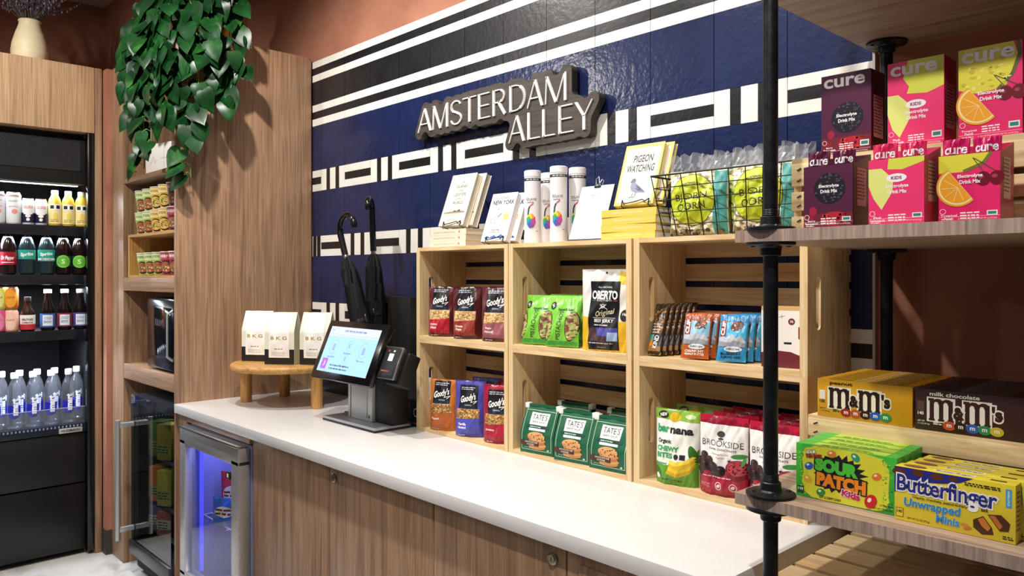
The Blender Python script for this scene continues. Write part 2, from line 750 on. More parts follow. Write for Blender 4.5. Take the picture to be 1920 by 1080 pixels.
struct(MB().box(-7.2, 3.0, -4.0, 2.1, -0.06, 0.0, concrete).build('floor'))
struct(MB().box(-5.5, 3.0, -4.0, 2.1, 3.2, 3.26, M('#d9d3cb', 0.9)).build('ceiling'))
struct(MB().box(-5.5, 3.0, YW + 0.012, YW + 0.14, 0, 3.2, plaster).build('wall_back'))
struct(MB().box(-5.52, -5.4, -4.0, 1.95, 0, 3.2, plaster).build('wall_left'))
struct(MB().box(-5.4, -4.3, 1.49, YW + 0.012, 0, 3.2, plaster).build('wall_return'))
struct(MB().box(-4.503, -4.441, 1.236, 1.49, 0.13, 2.577, plaster).build('wall_column'))
struct(MB().box(-4.504, -4.440, 1.2325, 1.49, 0, 0.13, M('#3b3734', 0.5)).build('baseboard_column'))
struct(MB().box(-0.763, -0.757, YW - 0.004, YW + 0.012, ZC, 2.556, M('#c9c6bd', 0.35, 0.7)).build('trim_1'))

mb = MB()
jit = random.Random(5)


def tile(x0, x1, z0, z1, m, g=0.0011):
    j = [jit.uniform(0, 0.0009) for _ in range(4)]
    x0, x1, z0, z1 = x0 + g, x1 - g, z0 + 0.0004, z1 - 0.0004
    mb.add([(x0, YW - j[0], z0), (x1, YW - j[1], z0), (x1, YW - j[2], z1), (x0, YW - j[3], z1),
            (x0, YW + 0.009, z0), (x1, YW + 0.009, z0), (x1, YW + 0.009, z1), (x0, YW + 0.009, z1)],
           [(0, 1, 2, 3), (0, 4, 5, 1), (1, 5, 6, 2), (2, 6, 7, 3), (3, 7, 4, 0)], m)


xs = [XP] + [-3.432 + 0.2225 * k for k in range(12)] + [-0.763]
TW, TB, TU = tile_white, tile_black, tile_blue
rows = [(2.556, 2.522, TW), (2.522, 2.4875, TB), (2.4875, 2.453, TW), (2.453, 2.337, TB), (2.337, 2.302, TW), (2.302, 2.2665, TB),
        (2.2665, 2.231, TW), (2.231, 2.007, TU), ('V', 2.007, 1.903), (1.903, 1.679, TU), ('H', 1.679, 1.577), (1.577, 1.348, TU),
        ('V', 1.348, 1.24), (1.24, 1.02, TU), (1.02, 0.91, TU)]
for c in range(len(xs) - 1):
    x0, x1 = xs[c], xs[c + 1]
    for r in rows:
        if r[0] in ('V', 'H'):
            upright = (c % 2 == 1) == (r[0] == 'V')
            if upright:
                w = (x1 - x0 - 0.066) / 3
                e = [0, w, w + 0.033, 2 * w + 0.033, 2 * w + 0.066, 3 * w + 0.066]
                for k in range(5):
                    tile(x0 + e[k], x0 + e[k + 1], r[2], r[1], TW if k % 2 == 0 else TB, 0.0006 if 0 < k < 4 else 0.0007)
            else:
                h = (r[1] - r[2]) / 3
                for k in range(3):
                    tile(x0, x1, r[2] + k * h, r[2] + (k + 1) * h, TB if k == 1 else TW)
        else:
            tile(x0, x1, r[1], r[0], r[2])
mb.box(XP, -0.763, YW + 0.006, YW + 0.011, 0.91, 2.556, grout)
struct(mb.build('wall_tiled'))

# ------------------------------------------------------------------ fridge surround + drinks cooler
fs = thing('fridge_surround', 'wood laminate surround framing the tall black drinks cooler, vase on top', 'cabinet', (-4.506, 0.75, 0))
MB().cbox(-0.78, 0, -0.5, 0.446, 2.238, 2.587, lamlight_z, 0.0015).build('header_panel', fs)
MB().cbox(-0.78, 0, 0.449, 0.482, 0, 2.587, lam_z, 0.0015).build('side_panel', fs)

blackmatte = M('#0a0a0b', 0.6)
ck = thing('drinks_cooler', 'tall black open drinks cooler with lit shelves of cans and bottles', 'cooler', (-4.506, 0.75, 0))
b = MB()
b.box(-0.78, -0.72, -0.45, 0.446, 0.02, 2.236, darkin)               # back
b.box(-0.72, -0.02, 0.4445, 0.446, 0.02, 2.236, blackmatte)          # right wall
b.box(-0.72, -0.02, -0.45, -0.42, 0.02, 2.236, blackmatte)
b.box(-0.72, -0.1, -0.42, 0.418, 2.20, 2.236, blackmatte)
b.box(-0.72, -0.06, -0.42, 0.418, 0.62, 0.70, blackmatte)
b.build('body', ck)
MB().cbox(-0.04, -0.004, 0.414, 0.446, 0.02, 2.236, blackgloss, 0.002).build('door_frame', ck)
hd = MB().cbox(-0.14, -0.05, -0.42, 0.416, 1.965, 2.20, blackmatte, 0.003).build('header', ck)
perf = noise_mat('perforated_black', ['#070708', '#1d1d20'], (1, 1, 1), 160, 2, 0, 0.6)
MB().box(-0.052, -0.046, -0.42, 0.39, 2.035, 2.19, perf).build('grille', hd)
led = M('#dfe9ff', 0.5, emit=5.0)
MB().box(-0.16, -0.135, -0.4, 0.40, 1.962, 1.972, led).build('light_strip', ck)
for z in (1.742, 1.483, 1.192):
    sh = MB().box(-0.72, -0.085, -0.42, 0.416, z - 0.015, z, blackmatte).build('shelf', ck)
    MB().cbox(-0.085, -0.075, -0.42, 0.414, z - 0.05, z + 0.002, M('#1a1c24', 0.3), 0.001).build('price_rail', sh)
    MB().box(-0.105, -0.092, -0.4, 0.40, z - 0.024, z - 0.017, M('#dfe9ff', 0.5, emit=2.2)).build('shelf_light', sh)
lip = MB()
lip.add([(-0.052, -0.42, 0.70), (-0.052, 0.412, 0.70), (-0.052, 0.412, 0.785), (-0.052, -0.42, 0.785)], [(0, 1, 2, 3)], clearplastic)
lip.box(-0.0535, -0.0505, -0.42, 0.412, 0.783, 0.786, M('#aab4bd', 0.2))
lip.build('front_glass', ck)
rl = MB()
rl.cbox(-0.075, -0.035, -0.42, 0.414, 0.652, 0.70, M('#1c2230', 0.3), 0.003)
for i in range(46):
    y = -0.4 + i * 0.0175
    rl.box(-0.034, -0.0325, y, y + 0.007, 0.684, 0.694, M('#8f96a3', 0.4))
rail = rl.build('front_rail', ck)
bd = MB()
bd.cbox(-0.034, -0.028, 0.285, 0.395, 0.655, 0.68, M('#c9cac4', 0.35, 0.6), 0.002)
a = Art(bd, lambda x, z, o: Vector((-0.028 + o, x, z)))
a.text('HUSSMANN', 0.34, 0.6675, 0.085, 0.012, INK, 0.02)
bd.build('badge', ck)
MB().cbox(-0.10, -0.045, -0.42, 0.414, 0.385, 0.648, M('#0c0c0d', 0.5), 0.003).build('upper_panel', ck)
lp = MB().cbox(-0.10, -0.04, -0.42, 0.414, 0.03, 0.378, M('#0a0a0b', 0.4), 0.003).build('lower_panel', ck)
vt = MB()
for i in range(16):
    for j in range(26):
        y = -0.40 + i * 0.022 + (j % 2) * 0.011
        vt.box(-0.0405, -0.039, y, y + 0.013, 0.06 + j * 0.0085, 0.0645 + j * 0.0085, M('#2c2c2f', 0.4))
vt.build('vent', lp)
for z in (1.93, 1.68, 1.42):
    area('cooler_lamp', (-4.66, 0.78, z), (0, 0, 0), 0.12, 0.75, 14.0, (0.80, 0.88, 1.0))
area('cooler_lamp', (-4.60, 0.78, 1.13), (0, 0, 0), 0.12, 0.75, 12.0, (0.72, 0.80, 1.0))

# ------------------------------------------------------------------ tall cabinet with niches
tc = thing('tall_cabinet', 'tall walnut laminate cabinet with open niches beside the counter', 'cabinet', (XP, 1.263, 0))
MB().cbox(-0.922, -0.734, 0, 0.028, 0, 2.577, lam_z, 0.0015).build('front_stile', tc)
m = MB().box(-0.752, -0.734, 0.028, 0.64, 0, 2.577, lam_z)
for k in range(12):
    for y in (0.06, 0.56):
        m.box(-0.7341, -0.7334, y - 0.003, y + 0.003, 2.017 + k * 0.04, 2.023 + k * 0.04, INK)
m.build('left_panel', tc)
MB().cbox(-0.022, 0, 0, 0.665, 0, 2.577, lam_z, 0.0012).build('right_panel', tc)
MB().box(-0.734, -0.022, 0.63, 0.645, 0, 2.577, lam_z).build('back_panel', tc)
MB().box(-0.734, -0.022, 0.0, 0.63, 2.552, 2.577, lam_x).build('top_panel', tc)
for z0, z1 in ((1.952, 1.974), (1.404, 1.470), (0.955, 1.030)):
    MB().cbox(-0.734, -0.022, 0.002, 0.63, z0, z1, lam_x, 0.0015).build('shelf', tc)
fl = MB()
fl.box(0, 0.098, 0.012, 0.03, 0, 0.868, lam_z)
fl.box(0.098, 0.72, 0.012, 0.03, 0.842, 0.868, lam_x)
fl.build('filler_strip', tc)

# small crate in the niche, carrying cups
nc = thing('display_crate', 'small open pine crate in the tall cabinet, soup cups on and in it', 'crate', (-3.90, 1.28, 1.471))
MB().box(-0.33, 0.33, 0, 0.30, 0, 0.012, oak).build('bottom_board', nc)
MB().box(-0.33, 0.33, 0, 0.30, 0.205, 0.218, oak).build('top_board', nc)
MB().box(-0.33, -0.313, 0, 0.30, 0.012, 0.205, oak_z).build('side_board', nc)
MB().box(0.313, 0.33, 0, 0.30, 0.012, 0.205, oak_z).build('side_board', nc)
MB().box(-0.313, 0.313, 0.288, 0.30, 0.012, 0.205, oak).build('back_board', nc)


def make_cup(kind):
    side, mid = {'green': ('#9fbf52', '#d8e6a8'), 'yellow': ('#d9a72e', '#f3d98a'), 'maroon': ('#8f2238', '#b54a54')}[kind]
    root = thing('soup_cup', '', 'cup')
    r = lambda z: 0.036 + 0.011 * z / 0.108
    b = MB().lathe([(r(0), 0), (r(0.108), 0.108)], M(side, 0.45), 28)
    a = Art(b, cyl_S(r), 0.012)
    a.rect(-0.07, 0.072, 0.07, 0.104, M(mid, 0.45))
    a.ell(0.004, 0.036, 0.033, 0.031, INK)
    a.ell(0.002, 0.037, 0.028, 0.025, M({'green': '#b9603a', 'yellow': '#e3bb52', 'maroon': '#a0543c'}[kind], 0.5))
    a.specks(-0.018, 0.02, 0.02, 0.052, 40, 0.002, 0.005, [M('#6d2f22'), M('#e6d7a0'), M('#5d7d2e')], inside=lambda x, z: (x / 0.024) ** 2 + ((z - 0.037) / 0.02) ** 2 < 1)
    a.text('HOT BOWL' if kind != 'maroon' else 'BEEF', -0.005, 0.089, 0.045, 0.012, M('#3f5a1c') if kind == 'green' else M('#8a5a12') if kind == 'yellow' else WHITE, 0.02)
    b.build('body', root)
    MB().lathe([(0.046, 0.106), (0.0495, 0.107), (0.0495, 0.110), (0.046, 0.111)], M('#efece4', 0.4), 28).build('lid', root)
    return root


cup0 = {}
pos_n = ['leftmost', 'second from the left', 'middle', 'second from the right', 'rightmost']


def cup(kind, loc, label, group, rz):
    if kind not in cup0:
        cup0[kind] = o = make_cup(kind)
        o.location = loc
        o.rotation_euler = (0, 0, R(rz))
    else:
        o = dup(cup0[kind], loc, rz)
    o['label'] = label
    o['group'] = group


for lay, z in (('upper', 1.802), ('lower', 1.690)):
    for i, k in enumerate(['green', 'green', 'yellow', 'yellow', 'maroon']):
        cup(k, (-4.176 + i * 0.124, 1.345 - i * 0.004, z), '%s soup cup, %s of the %s row on the niche crate' % (k, pos_n[i], lay), 'soup cups stacked on the crate', 34)
for i, k in enumerate(['green', 'green', 'green', 'maroon', 'maroon']):
    cup(k, (-4.150 + i * 0.112, 1.345, 1.4845), '%s soup cup, %s of five inside the niche crate' % (k, pos_n[i]), 'soup cups inside the crate', 34)

b = MB().cbox(-0.13, 0.13, -0.07, 0.07, 0, 0.155, M('#e9e6e0', 0.45), 0.002)
a = Art(b, box_S(0.14))
a.line([(-0.09, 0.05), (-0.06, 0.09), (-0.045, 0.06), (-0.03, 0.075)], 0.002, M('#9aa0ad'))
a.line([(0.0, 0.08), (0.06, 0.08)], 0.002, M('#9aa0ad'))
a.line([(0.03, 0.03), (0.03, 0.12)], 0.002, M('#a8adb8'))
tag(b.build('carton', loc=(-3.93, 1.40, 1.975), rot=(0, 0, R(12))), 'white carton on the top shelf of the tall cabinet under the hanging plant', 'box')

mw = thing('microwave_oven', 'black microwave oven in the middle niche of the tall cabinet', 'microwave', (-3.665, 1.30, 1.032))
MB().cbox(-0.28, 0.12, 0.012, 0.42, 0.006, 0.345, blackmatte, 0.012).build('body', mw)
d = MB().cbox(-0.282, 0.08, -0.02, 0.012, 0.008, 0.343, blackgloss, 0.012).build('door', mw)
MB().cbox(-0.24, 0.04, -0.0225, -0.019, 0.07, 0.30, M('#15161a', 0.08), 0.001).build('window', d)
MB().tube([(0.062, -0.02, 0.06), (0.062, -0.045, 0.08), (0.062, -0.045, 0.27), (0.062, -0.02, 0.29)], 0.006, steel).build('handle', d)
for x in (-0.2, 0.08):
    MB().lathe([(0.012, 0), (0.012, 0.008)], INK, 12, (x, 0.1, -0.002)).build('foot', mw)

# glass-door fridge in the bottom niche
nf = thing('glass_door_fridge', 'glass fronted fridge with a steel bar handle in the bottom niche', 'fridge', (-3.81, 1.262, 0.03))
b = MB()
b.box(-0.285, 0.26, 0.58, 0.6, 0.0, 0.86, darkin)
b.box(-0.285, -0.27, 0.02, 0.58, 0.0, 0.86, darkin)
b.box(0.245, 0.26, 0.02, 0.58, 0.0, 0.86, darkin)
b.box(-0.27, 0.245, 0.02, 0.58, 0.0, 0.12, darkin)
b.box(-0.27, 0.245, 0.02, 0.58, 0.84, 0.86, darkin)
b.build('body', nf)
for z in (0.34, 0.56, 0.2):
    MB().box(-0.265, 0.24, 0.05, 0.56, z, z + 0.006, M('#2a2f35', 0.3)).build('shelf', nf)
d = MB()
d.add([(-0.285, -0.01, 0.09), (0.262, -0.01, 0.09), (0.262, -0.01, 0.86), (-0.285, -0.01, 0.86)], [(0, 1, 2, 3)], dimglass)
d.box(-0.285, -0.262, -0.006, 0.018, 0.09, 0.86, M('#5b5c55', 0.35, 0.6))
d.box(-0.262, 0.262, -0.006, 0.018, 0.82, 0.86, M('#26262e', 0.35))
dd = d.build('door', nf)
MB().cbox(-0.285, 0.262, -0.02, 0.02, 0.075, 0.14, M('#4e4f50', 0.3, 0.8), 0.003).build('bottom_rail', dd)
area('fridge_fill_light', (-3.85, 1.40, 0.855), (0, 0, 0), 0.4, 0.1, 0.22, (1, 0.95, 0.85))  # added dim fill so the cartons behind the glass show
h = MB()
h.tube([(-0.235, -0.085, 0.16), (-0.235, -0.085, 0.745)], 0.012, steel, 12)
for z in (0.21, 0.72):
    h.cbox(-0.245, -0.225, -0.085, -0.012, z - 0.011, z + 0.011, steel, 0.002)
h.build('handle', dd)
cols = [(0.57, '#3d6420', 'green'), (0.57, '#8f7a22', 'yellow'), (0.35, '#b0581f', 'orange'), (0.35, '#968a2c', 'mustard yellow'), (0.21, '#3d3f6a', 'blue and white'), (0.21, '#8a3b34', 'red and white')]
for i, (z, c, nm) in enumerate(cols):
    b = MB().cbox(-0.041, 0.041, -0.041, 0.041, 0, 0.115 if z < 0.3 else 0.17, M(c, 0.5), 0.004)
    a = Art(b, box_S(0.082))
    a.rect(-0.04, 0.03, 0.04, 0.075, M('#9a9a94') if z < 0.3 else M('#7d8a3a'))
    a.lines(-0.035, 0.06, 0.035, 3, 0.013, 0.006, INK, i)
    tag(b.build('food_carton', loc=(-3.935 + (i % 2) * 0.112, 1.345, 0.0306 + z), rot=(0, 0, R(30))),
        '%s food carton behind the glass of the bottom niche fridge' % nm, 'carton', 'cartons inside the glass fridge')

# ------------------------------------------------------------------ counter
ct = MB().cbox(XP, -0.772, 1.255, YW, 0.872, ZC, quartz, 0.0015)
tag(ct.build('countertop'), 'long white quartz countertop on walnut cabinets', 'countertop')


def lock(parent, x, z):
    l = MB().lathe([(0.013, 0), (0.0145, 0.003), (0.0145, 0.005), (0.010, 0.007), (0.010, 0.009)], M('#a39a86', 0.25, 1.0), 24)
    l.box(-0.001, 0.001, -0.005, 0.005, 0.0088, 0.0094, INK)
    l.xf(Matrix.Translation((x, -0.0005, z)) @ Matrix.Rotation(R(90), 4, 'X'))
    l.build('lock', parent)


units = [(-2.79, -2.225, None, 'next to the steel freezer'), (-2.223, -1.674, 0.03, 'second from the freezer, lock at its left'),
         (-1.672, -1.183, 0.45, 'third from the freezer, lock at its right'), (-1.181, -0.79, None, 'at the right end, drawer front on it')]
for i, (x0, x1, lk, nm) in enumerate(units):
    u = thing('base_cabinet', 'walnut base cabinet under the counter, ' + nm, 'cabinet', (x0, 1.285, 0), group='base cabinets under the counter')
    MB().box(0.001, x1 - x0 - 0.001, 0.02, 0.6, 0.1, 0.870, lam_z).build('carcass', u)
    MB().box(0.001, x1 - x0 - 0.001, 0.05, 0.07, 0.0, 0.1, M('#2c2522', 0.6)).build('toe_kick', u)
    if i < 3:
        dr = MB().cbox(0.001, x1 - x0 - 0.001, 0, 0.019, 0.11, 0.868, lam_z, 0.0012).build('door', u)
        if lk:
            lock(dr, lk, 0.83)
    else:
        MB().cbox(0.001, x1 - x0 - 0.001, 0, 0.019, 0.11, 0.868, lam_z, 0.0012).build('face_frame', u)
        MB().cbox(0.04, x1 - x0 - 0.03, -0.004, 0.006, 0.62, 0.838, lam_z, 0.001).build('drawer', u)

# ------------------------------------------------------------------ under-counter freezer
fz = thing('undercounter_freezer', 'steel framed glass door freezer glowing blue under the counter', 'freezer', (-3.10, 1.235, 0))
b = MB()
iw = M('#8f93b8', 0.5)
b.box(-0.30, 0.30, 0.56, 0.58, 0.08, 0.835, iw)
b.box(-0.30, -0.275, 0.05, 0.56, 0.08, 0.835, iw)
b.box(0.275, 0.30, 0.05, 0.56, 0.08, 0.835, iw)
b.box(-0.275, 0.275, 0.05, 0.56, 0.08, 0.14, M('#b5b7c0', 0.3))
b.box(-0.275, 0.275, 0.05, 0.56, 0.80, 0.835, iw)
b.build('body', fz)
fd = MB()
fd.cbox(-0.297, 0.294, 0, 0.046, 0.76, 0.829, steel, 0.004)
fd.cbox(-0.297, 0.294, 0, 0.046, 0.12, 0.22, steel, 0.004)
fd.cbox(-0.297, -0.238, 0, 0.046, 0.20, 0.78, steel, 0.004)
fd.cbox(0.228, 0.294, 0, 0.046, 0.20, 0.78, steel, 0.004)
fdo = fd.build('door', fz)
m = MB()
m.add([(-0.24, 0.016, 0.215), (0.23, 0.016, 0.215), (0.23, 0.016, 0.765), (-0.24, 0.016, 0.765)], [(0, 1, 2, 3)], clearglass)
m.build('glass', fdo)
MB().cbox(-0.297, 0.294, -0.006, 0.035, 0.829, 0.838, M('#c5c6c6', 0.25, 1.0), 0.003).build('top_grip', fdo)
g = MB().cbox(0.19, 0.222, -0.003, 0.012, 0.70, 0.728, INK, 0.001)
g.box(0.2, 0.212, -0.0034, -0.003, 0.707, 0.721, WHITE)
g.build('display', fdo)
bd = MB().cbox(-0.27, -0.215, -0.003, 0.001, 0.13, 0.15, M('#d3d4d4', 0.3, 0.5), 0.001)
Art(bd, lambda x, z, o: Vector((x, -0.003 - o, z))).lines(-0.265, 0.137, -0.222, 1, 0.01, 0.007, M('#a02c2c'))
bd.build('badge', fdo)
b = MB()
for i in range(14):
    y = 0.09 + i * 0.034
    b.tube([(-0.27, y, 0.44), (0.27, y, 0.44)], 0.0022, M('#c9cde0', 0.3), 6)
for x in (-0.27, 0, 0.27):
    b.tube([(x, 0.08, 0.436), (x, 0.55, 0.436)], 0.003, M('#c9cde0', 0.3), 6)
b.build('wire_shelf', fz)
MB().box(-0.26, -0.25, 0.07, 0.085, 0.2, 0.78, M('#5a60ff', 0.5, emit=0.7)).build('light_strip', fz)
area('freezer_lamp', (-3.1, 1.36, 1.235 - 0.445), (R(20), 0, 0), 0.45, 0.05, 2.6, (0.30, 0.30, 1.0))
for i, (c, x, y, h, nm) in enumerate([('#a5252f', -3.235, 1.405, 0.19, 'red'), ('#2d5fa0', -3.15, 1.335, 0.11, 'blue')]):
    p = Pouch(0.13, h, 0.05, seed=i)
    b = p.mesh(M(c, 0.35))
    a = Art(b, p.S, 0.02)
    a.ell(0, h * 0.5, 0.045, h * 0.2, M('#d9c9b0'))
    a.lines(-0.04, h * 0.53, 0.04, 2, 0.015, 0.008, M('#5a1a20'), i)
    tag(b.build('snack_bag', loc=(x, y, 0.4445), rot=(0, 0, R(30))), '%s frozen snack bag on the wire shelf inside the glowing freezer' % nm, 'bag')

# ------------------------------------------------------------------ crates stacked on the counter


def rrect(cx, cz, w, h, n=8):
    """upright slot with round ends"""
    r = w / 2
    pts = []
    for i in range(n + 1):
        a = pi * i / n
        pts.append((cx + r * cos(a), cz + h / 2 - r + r * sin(a)))
    for i in range(n + 1):
        a = pi + pi * i / n
        pts.append((cx + r * cos(a), cz - h / 2 + r + r * sin(a)))
    return pts


def make_crate(w, h, d, slats, label, loc):
    c = thing('wooden_crate', label, 'crate', loc, group='pine crates stacked on the counter')
    t = 0.019
    for sx in (-1, 1):
        m = MB()
        m.prism([(0, 0), (d - 0.012, 0), (d - 0.012, h), (0, h)], -t / 2, t / 2, pine_z, [rrect(0.055, h / 2, 0.024, 0.125)])
        m.xf(Matrix.Translation((sx * (w / 2 - t / 2), 0, 0)) @ Matrix.Rotation(R(90), 4, 'Z'))
        m.build('end_board', c)
    MB().box(-w / 2 + t, w / 2 - t, 0.0005, d - 0.012, 0, 0.013, pine_x).build('bottom_board', c)
    MB().box(-w / 2 + t, w / 2 - t, 0.0005, d - 0.012, h - 0.013, h, pine_x).build('top_board', c)
    for z0, z1 in slats:
        MB().box(-w / 2, w / 2, d - 0.012, d - 0.002, z0, z1, pine_x).build('back_slat', c)
    return c


CH = 0.3365
sl = [(0.0, 0.066), (0.084, 0.133), (0.151, 0.200), (0.218, 0.267), (0.285, 0.3365)]
rowname = {0: 'bottom', 1: 'top'}
what = {(0, 0): 'orange, violet and crimson granola pouches', (1, 0): 'dark maroon granola pouches', (0, 1): 'green cookie bags', (1, 1): 'green pistachio bags and jerky',
        (0, 2): 'banana bites and chocolate pouches', (1, 2): 'snack bars'}
for c_, xc in enumerate((-2.0685, -1.5685, -1.0645)):
    for r_ in (0, 1):
        make_crate(0.4965, CH, 0.235, sl, 'pine crate of %s, %s row of the stack' % (what[(r_, c_)], rowname[r_]), (xc, 1.70, ZC + 0.0002 + r_ * (CH + 0.0002)))
Z0 = ZC + 0.0137
Z1 = ZC + CH + 0.0142
ZT = ZC + 2 * CH + 0.001

# ------------------------------------------------------------------ pipe shelf at the right
ps = thing('pipe_shelf', 'industrial shelf of wooden boards on black iron pipes at the right', 'shelf', (-0.763, 1.295, 0))
SW, SD = 0.95, 0.638
PX = [0.055, 0.895]
PY = [0.032, SD - 0.06]
for z in (1.542, 1.053, 0.56, 2.026):
    m = MB()
    m.box(0, SW, 0.0015, SD, z, z + 0.022 if z != 1.053 else z + 0.021, shelfwood)
    m.box(0, SW, 0, 0.0015, z, z + 0.022 if z != 1.053 else z + 0.021, shelfedge)
    m.build('shelf_board', ps)


def flange(z, up):
    s = 1 if up else -1
    prof = [(0.0445, 0), (0.0445, 0.005 * s), (0.041, 0.0065 * s), (0.022, 0.008 * s), (0.0195, 0.011 * s), (0.0185, 0.024 * s), (0.0165, 0.026 * s), (0.0135, 0.026 * s)]
    return prof


tops = {2.026: 2.048, 1.542: 1.564, 1.053: 1.074, 0.56: 0.582}
for x in PX:
    for y in PY:
        for z0, z1 in ((0.0, 0.56), (0.582, 1.053), (1.074, 1.542), (1.564, 2.026), (2.048, 2.7)):
            MB().lathe([(0.0134, z0), (0.0134, z1)], ironpipe, 20, (x, y, 0)).build('pipe', ps)
            for z, up in ((z0, True), (z1, False)):
                if z == 2.7:
                    continue
                f = MB()
                pr = flange(z, up)
                f.lathe(pr if up else pr[::-1], ironpipe, 28, (x, y, z))
                for k in range(4):
                    a = pi / 4 + k * pi / 2
                    f.lathe([(0.005, 0), (0.004, 0.0025)] if up else [(0.004, -0.0025), (0.005, 0)], M('#3a3b40', 0.3, 0.8), 10, (x + 0.033 * cos(a), y + 0.033 * sin(a), z + (0.0068 if up else -0.0068)))
                if up:
                    for k in range(4):
                        f.lathe([(0.0139, 0.027 + k * 0.003), (0.0146, 0.0283 + k * 0.003), (0.0139, 0.0296 + k * 0.003)], ironpipe, 20, (x, y, z), cap=False)
                f.build('flange', ps)
# ------------------------------------------------------------------ crates used as risers on the pipe shelf


def low_crate(label, loc, w, d, rails, top, post):
    c = thing('riser_crate', label, 'crate', loc)
    for z0, z1 in rails:
        m = MB().cbox(0, w, 0, 0.011, z0, z1, pine_x, 0.001)
        for k in (0.25, 0.75):
            zz = z0 + (z1 - z0) * k
            m.tube([(0.012, -0.0004, zz - 0.002), (0.02, -0.0004, zz + 0.002)], 0.0013, M('#2c2a28', 0.4, 0.6), 5)
        m.build('front_slat', c)
        MB().box(0, w, d - 0.011, d, z0, z1, pine_x).build('back_slat', c)
    for x in (0, w - 0.016):
        MB().box(x, x + 0.016, 0.011, d - 0.011, 0, top - 0.011, pine_z).build('end_board', c)
    n = 5
    st = d / n
    for k in range(n):
        MB().box(0.0, w, k * st + 0.002, (k + 1) * st - 0.012 if k < n - 1 else d, top - 0.011, top, pine_x).build('top_slat', c)
    return c


low_crate('pine slatted crate on the middle pipe shelf carrying the upper drink mix boxes', (-0.742, 1.475, 1.5645), 0.86, 0.30,
          [(0.0, 0.034), (0.046, 0.083), (0.095, 0.139)], 0.150, 0)
low_crate('pine slatted crate on the lower pipe shelf carrying the chocolate candy boxes', (-0.716, 1.492, 1.0745), 0.86, 0.33,
          [(0.0, 0.03), (0.086, 0.121)], 0.127, 0)
low_crate('pine slatted crate turned over on the lowest pipe shelf', (-0.735, 1.385, 0.5825), 0.86, 0.44,
          [(0.0, 0.08), (0.10, 0.18), (0.2, 0.305)], 0.32, 0)

# ================================================================== coffee riser, kiosk, umbrellas
rs = thing('riser_table', 'round wooden riser on three legs holding white coffee bags', 'riser', (-3.205, 1.646, ZC))
MB().lathe([(0.236, 0.155), (0.249, 0.160), (0.252, 0.170), (0.249, 0.180), (0.244, 0.184)], oak, 64).build('tabletop', rs)
for x, y in ((-0.155, -0.13), (-0.19, 0.075), (0.222, 0.015)):
    MB().lathe([(0.0235, 0), (0.025, 0.002), (0.025, 0.157)], oak_z, 24, (x, y, 0.0003)).build('leg', rs)

cream = M('#e2dfcf', 0.45)
gold = M('#cfa445', 0.35, 0.4)


def coffee_bag():
    root = thing('coffee_bag', 'x', 'bag', group='white coffee bags on the riser')
    g = Gusset(0.136, 0.226, 0.078, 0.62, 0.006, 0.006)
    b = MB()
    g.mesh(cream, b, M('#cfd0b4', 0.45))
    a = Art(b, g.S, 0.03)
    a.rect(-0.068, 0.001, 0.068, 0.066, M('#1b1b1d', 0.5))
    b.build('body', root)
    l = MB()
    a = Art(l, g.S, 0.03, base=0.0012)
    a.rect(-0.047, 0.030, 0.047, 0.222, M('#f4f2ec', 0.5))
    a.text('B K G', 0, 0.115, 0.074, 0.015, gold, 0.02)
    a.ell(0.004, 0.150, 0.002, 0.002, M('#9c9a90'))
    a.lines(-0.02, 0.066, 0.02, 1, 0.01, 0.004, M('#8c8a80'), 3)
    a.lines(-0.035, 0.052, 0.04, 3, 0.006, 0.002, M('#a5a399'), 5)
    l.build('label', root)
    return root


cb = coffee_bag()
cb.location = (-3.335, 1.570, ZC + 0.1845)
cb.rotation_euler = (0, 0, R(36))
cb['label'] = 'white and black coffee bag at the left on the wooden riser'
dup(cb, (-3.145, 1.588, ZC + 0.1845), 38, 0, 'white and black coffee bag in the middle on the wooden riser')
dup(cb, (-3.022, 1.690, ZC + 0.1845), 34, 0, 'white and black coffee bag at the right, behind the kiosk screen corner')

kz = ZC + 0.0004
ks = thing('payment_kiosk', 'self checkout kiosk with tilted touchscreen and card reader on the counter', 'kiosk', (-2.545, 1.60, kz))
alu = M('#cfd1d3', 0.4, 0.2)
MB().cbox(-0.185, 0.185, -0.055, 0.105, 0, 0.008, INK, 0.002).build('base_pad', ks)
MB().cbox(-0.185, 0.185, -0.055, 0.105, 0.008, 0.017, M('#a9acaf', 0.35, 0.4), 0.002).build('base_plate', ks)
c = MB()
c.cbox(-0.095, 0.075, 0.005, 0.055, 0.017, 0.225, alu, 0.004)
c.cbox(-0.062, 0.045, 0.001, 0.006, 0.03, 0.20, M('#c3c5c7', 0.4, 0.2), 0.001)
c.box(-0.075, -0.071, 0.0042, 0.0052, 0.02, 0.21, INK)
c.box(0.052, 0.062, 0.0035, 0.0052, 0.165, 0.185, INK)
c.box(0.055, 0.06, 0.0035, 0.0052, 0.03, 0.04, INK)
co = c.build('column', ks)
MB().cbox(0.076, 0.19, 0.015, 0.095, 0.017, 0.25, blackmatte, 0.01).build('rear_housing', ks)
tlt = Matrix.Translation((0.010, -0.056, 0.282)) @ Matrix.Rotation(R(-23), 4, 'X')
sm = MB()
sm.cbox(-0.207, 0.213, -0.004, 0.022, -0.116, 0.120, blackgloss, 0.008)
sm.cbox(-0.1, 0.1, 0.022, 0.05, -0.08, 0.09, blackmatte, 0.006)
sm.xf(tlt)
so = sm.build('screen_bezel', ks)
d = MB()
a = Art(d, lambda x, z, o: tlt @ Vector((x, -0.0042 - o, z)))
E1 = lambda h: M(h, 0.35, emit=0.6)
a.rect(-0.172, -0.088, 0.176, 0.094, E1('#8fbcf0'))
a.rect(-0.172, 0.064, 0.176, 0.094, E1('#b4bdf0'))
a.rect(-0.172, 0.056, 0.176, 0.06, E1('#e2b6e8'))
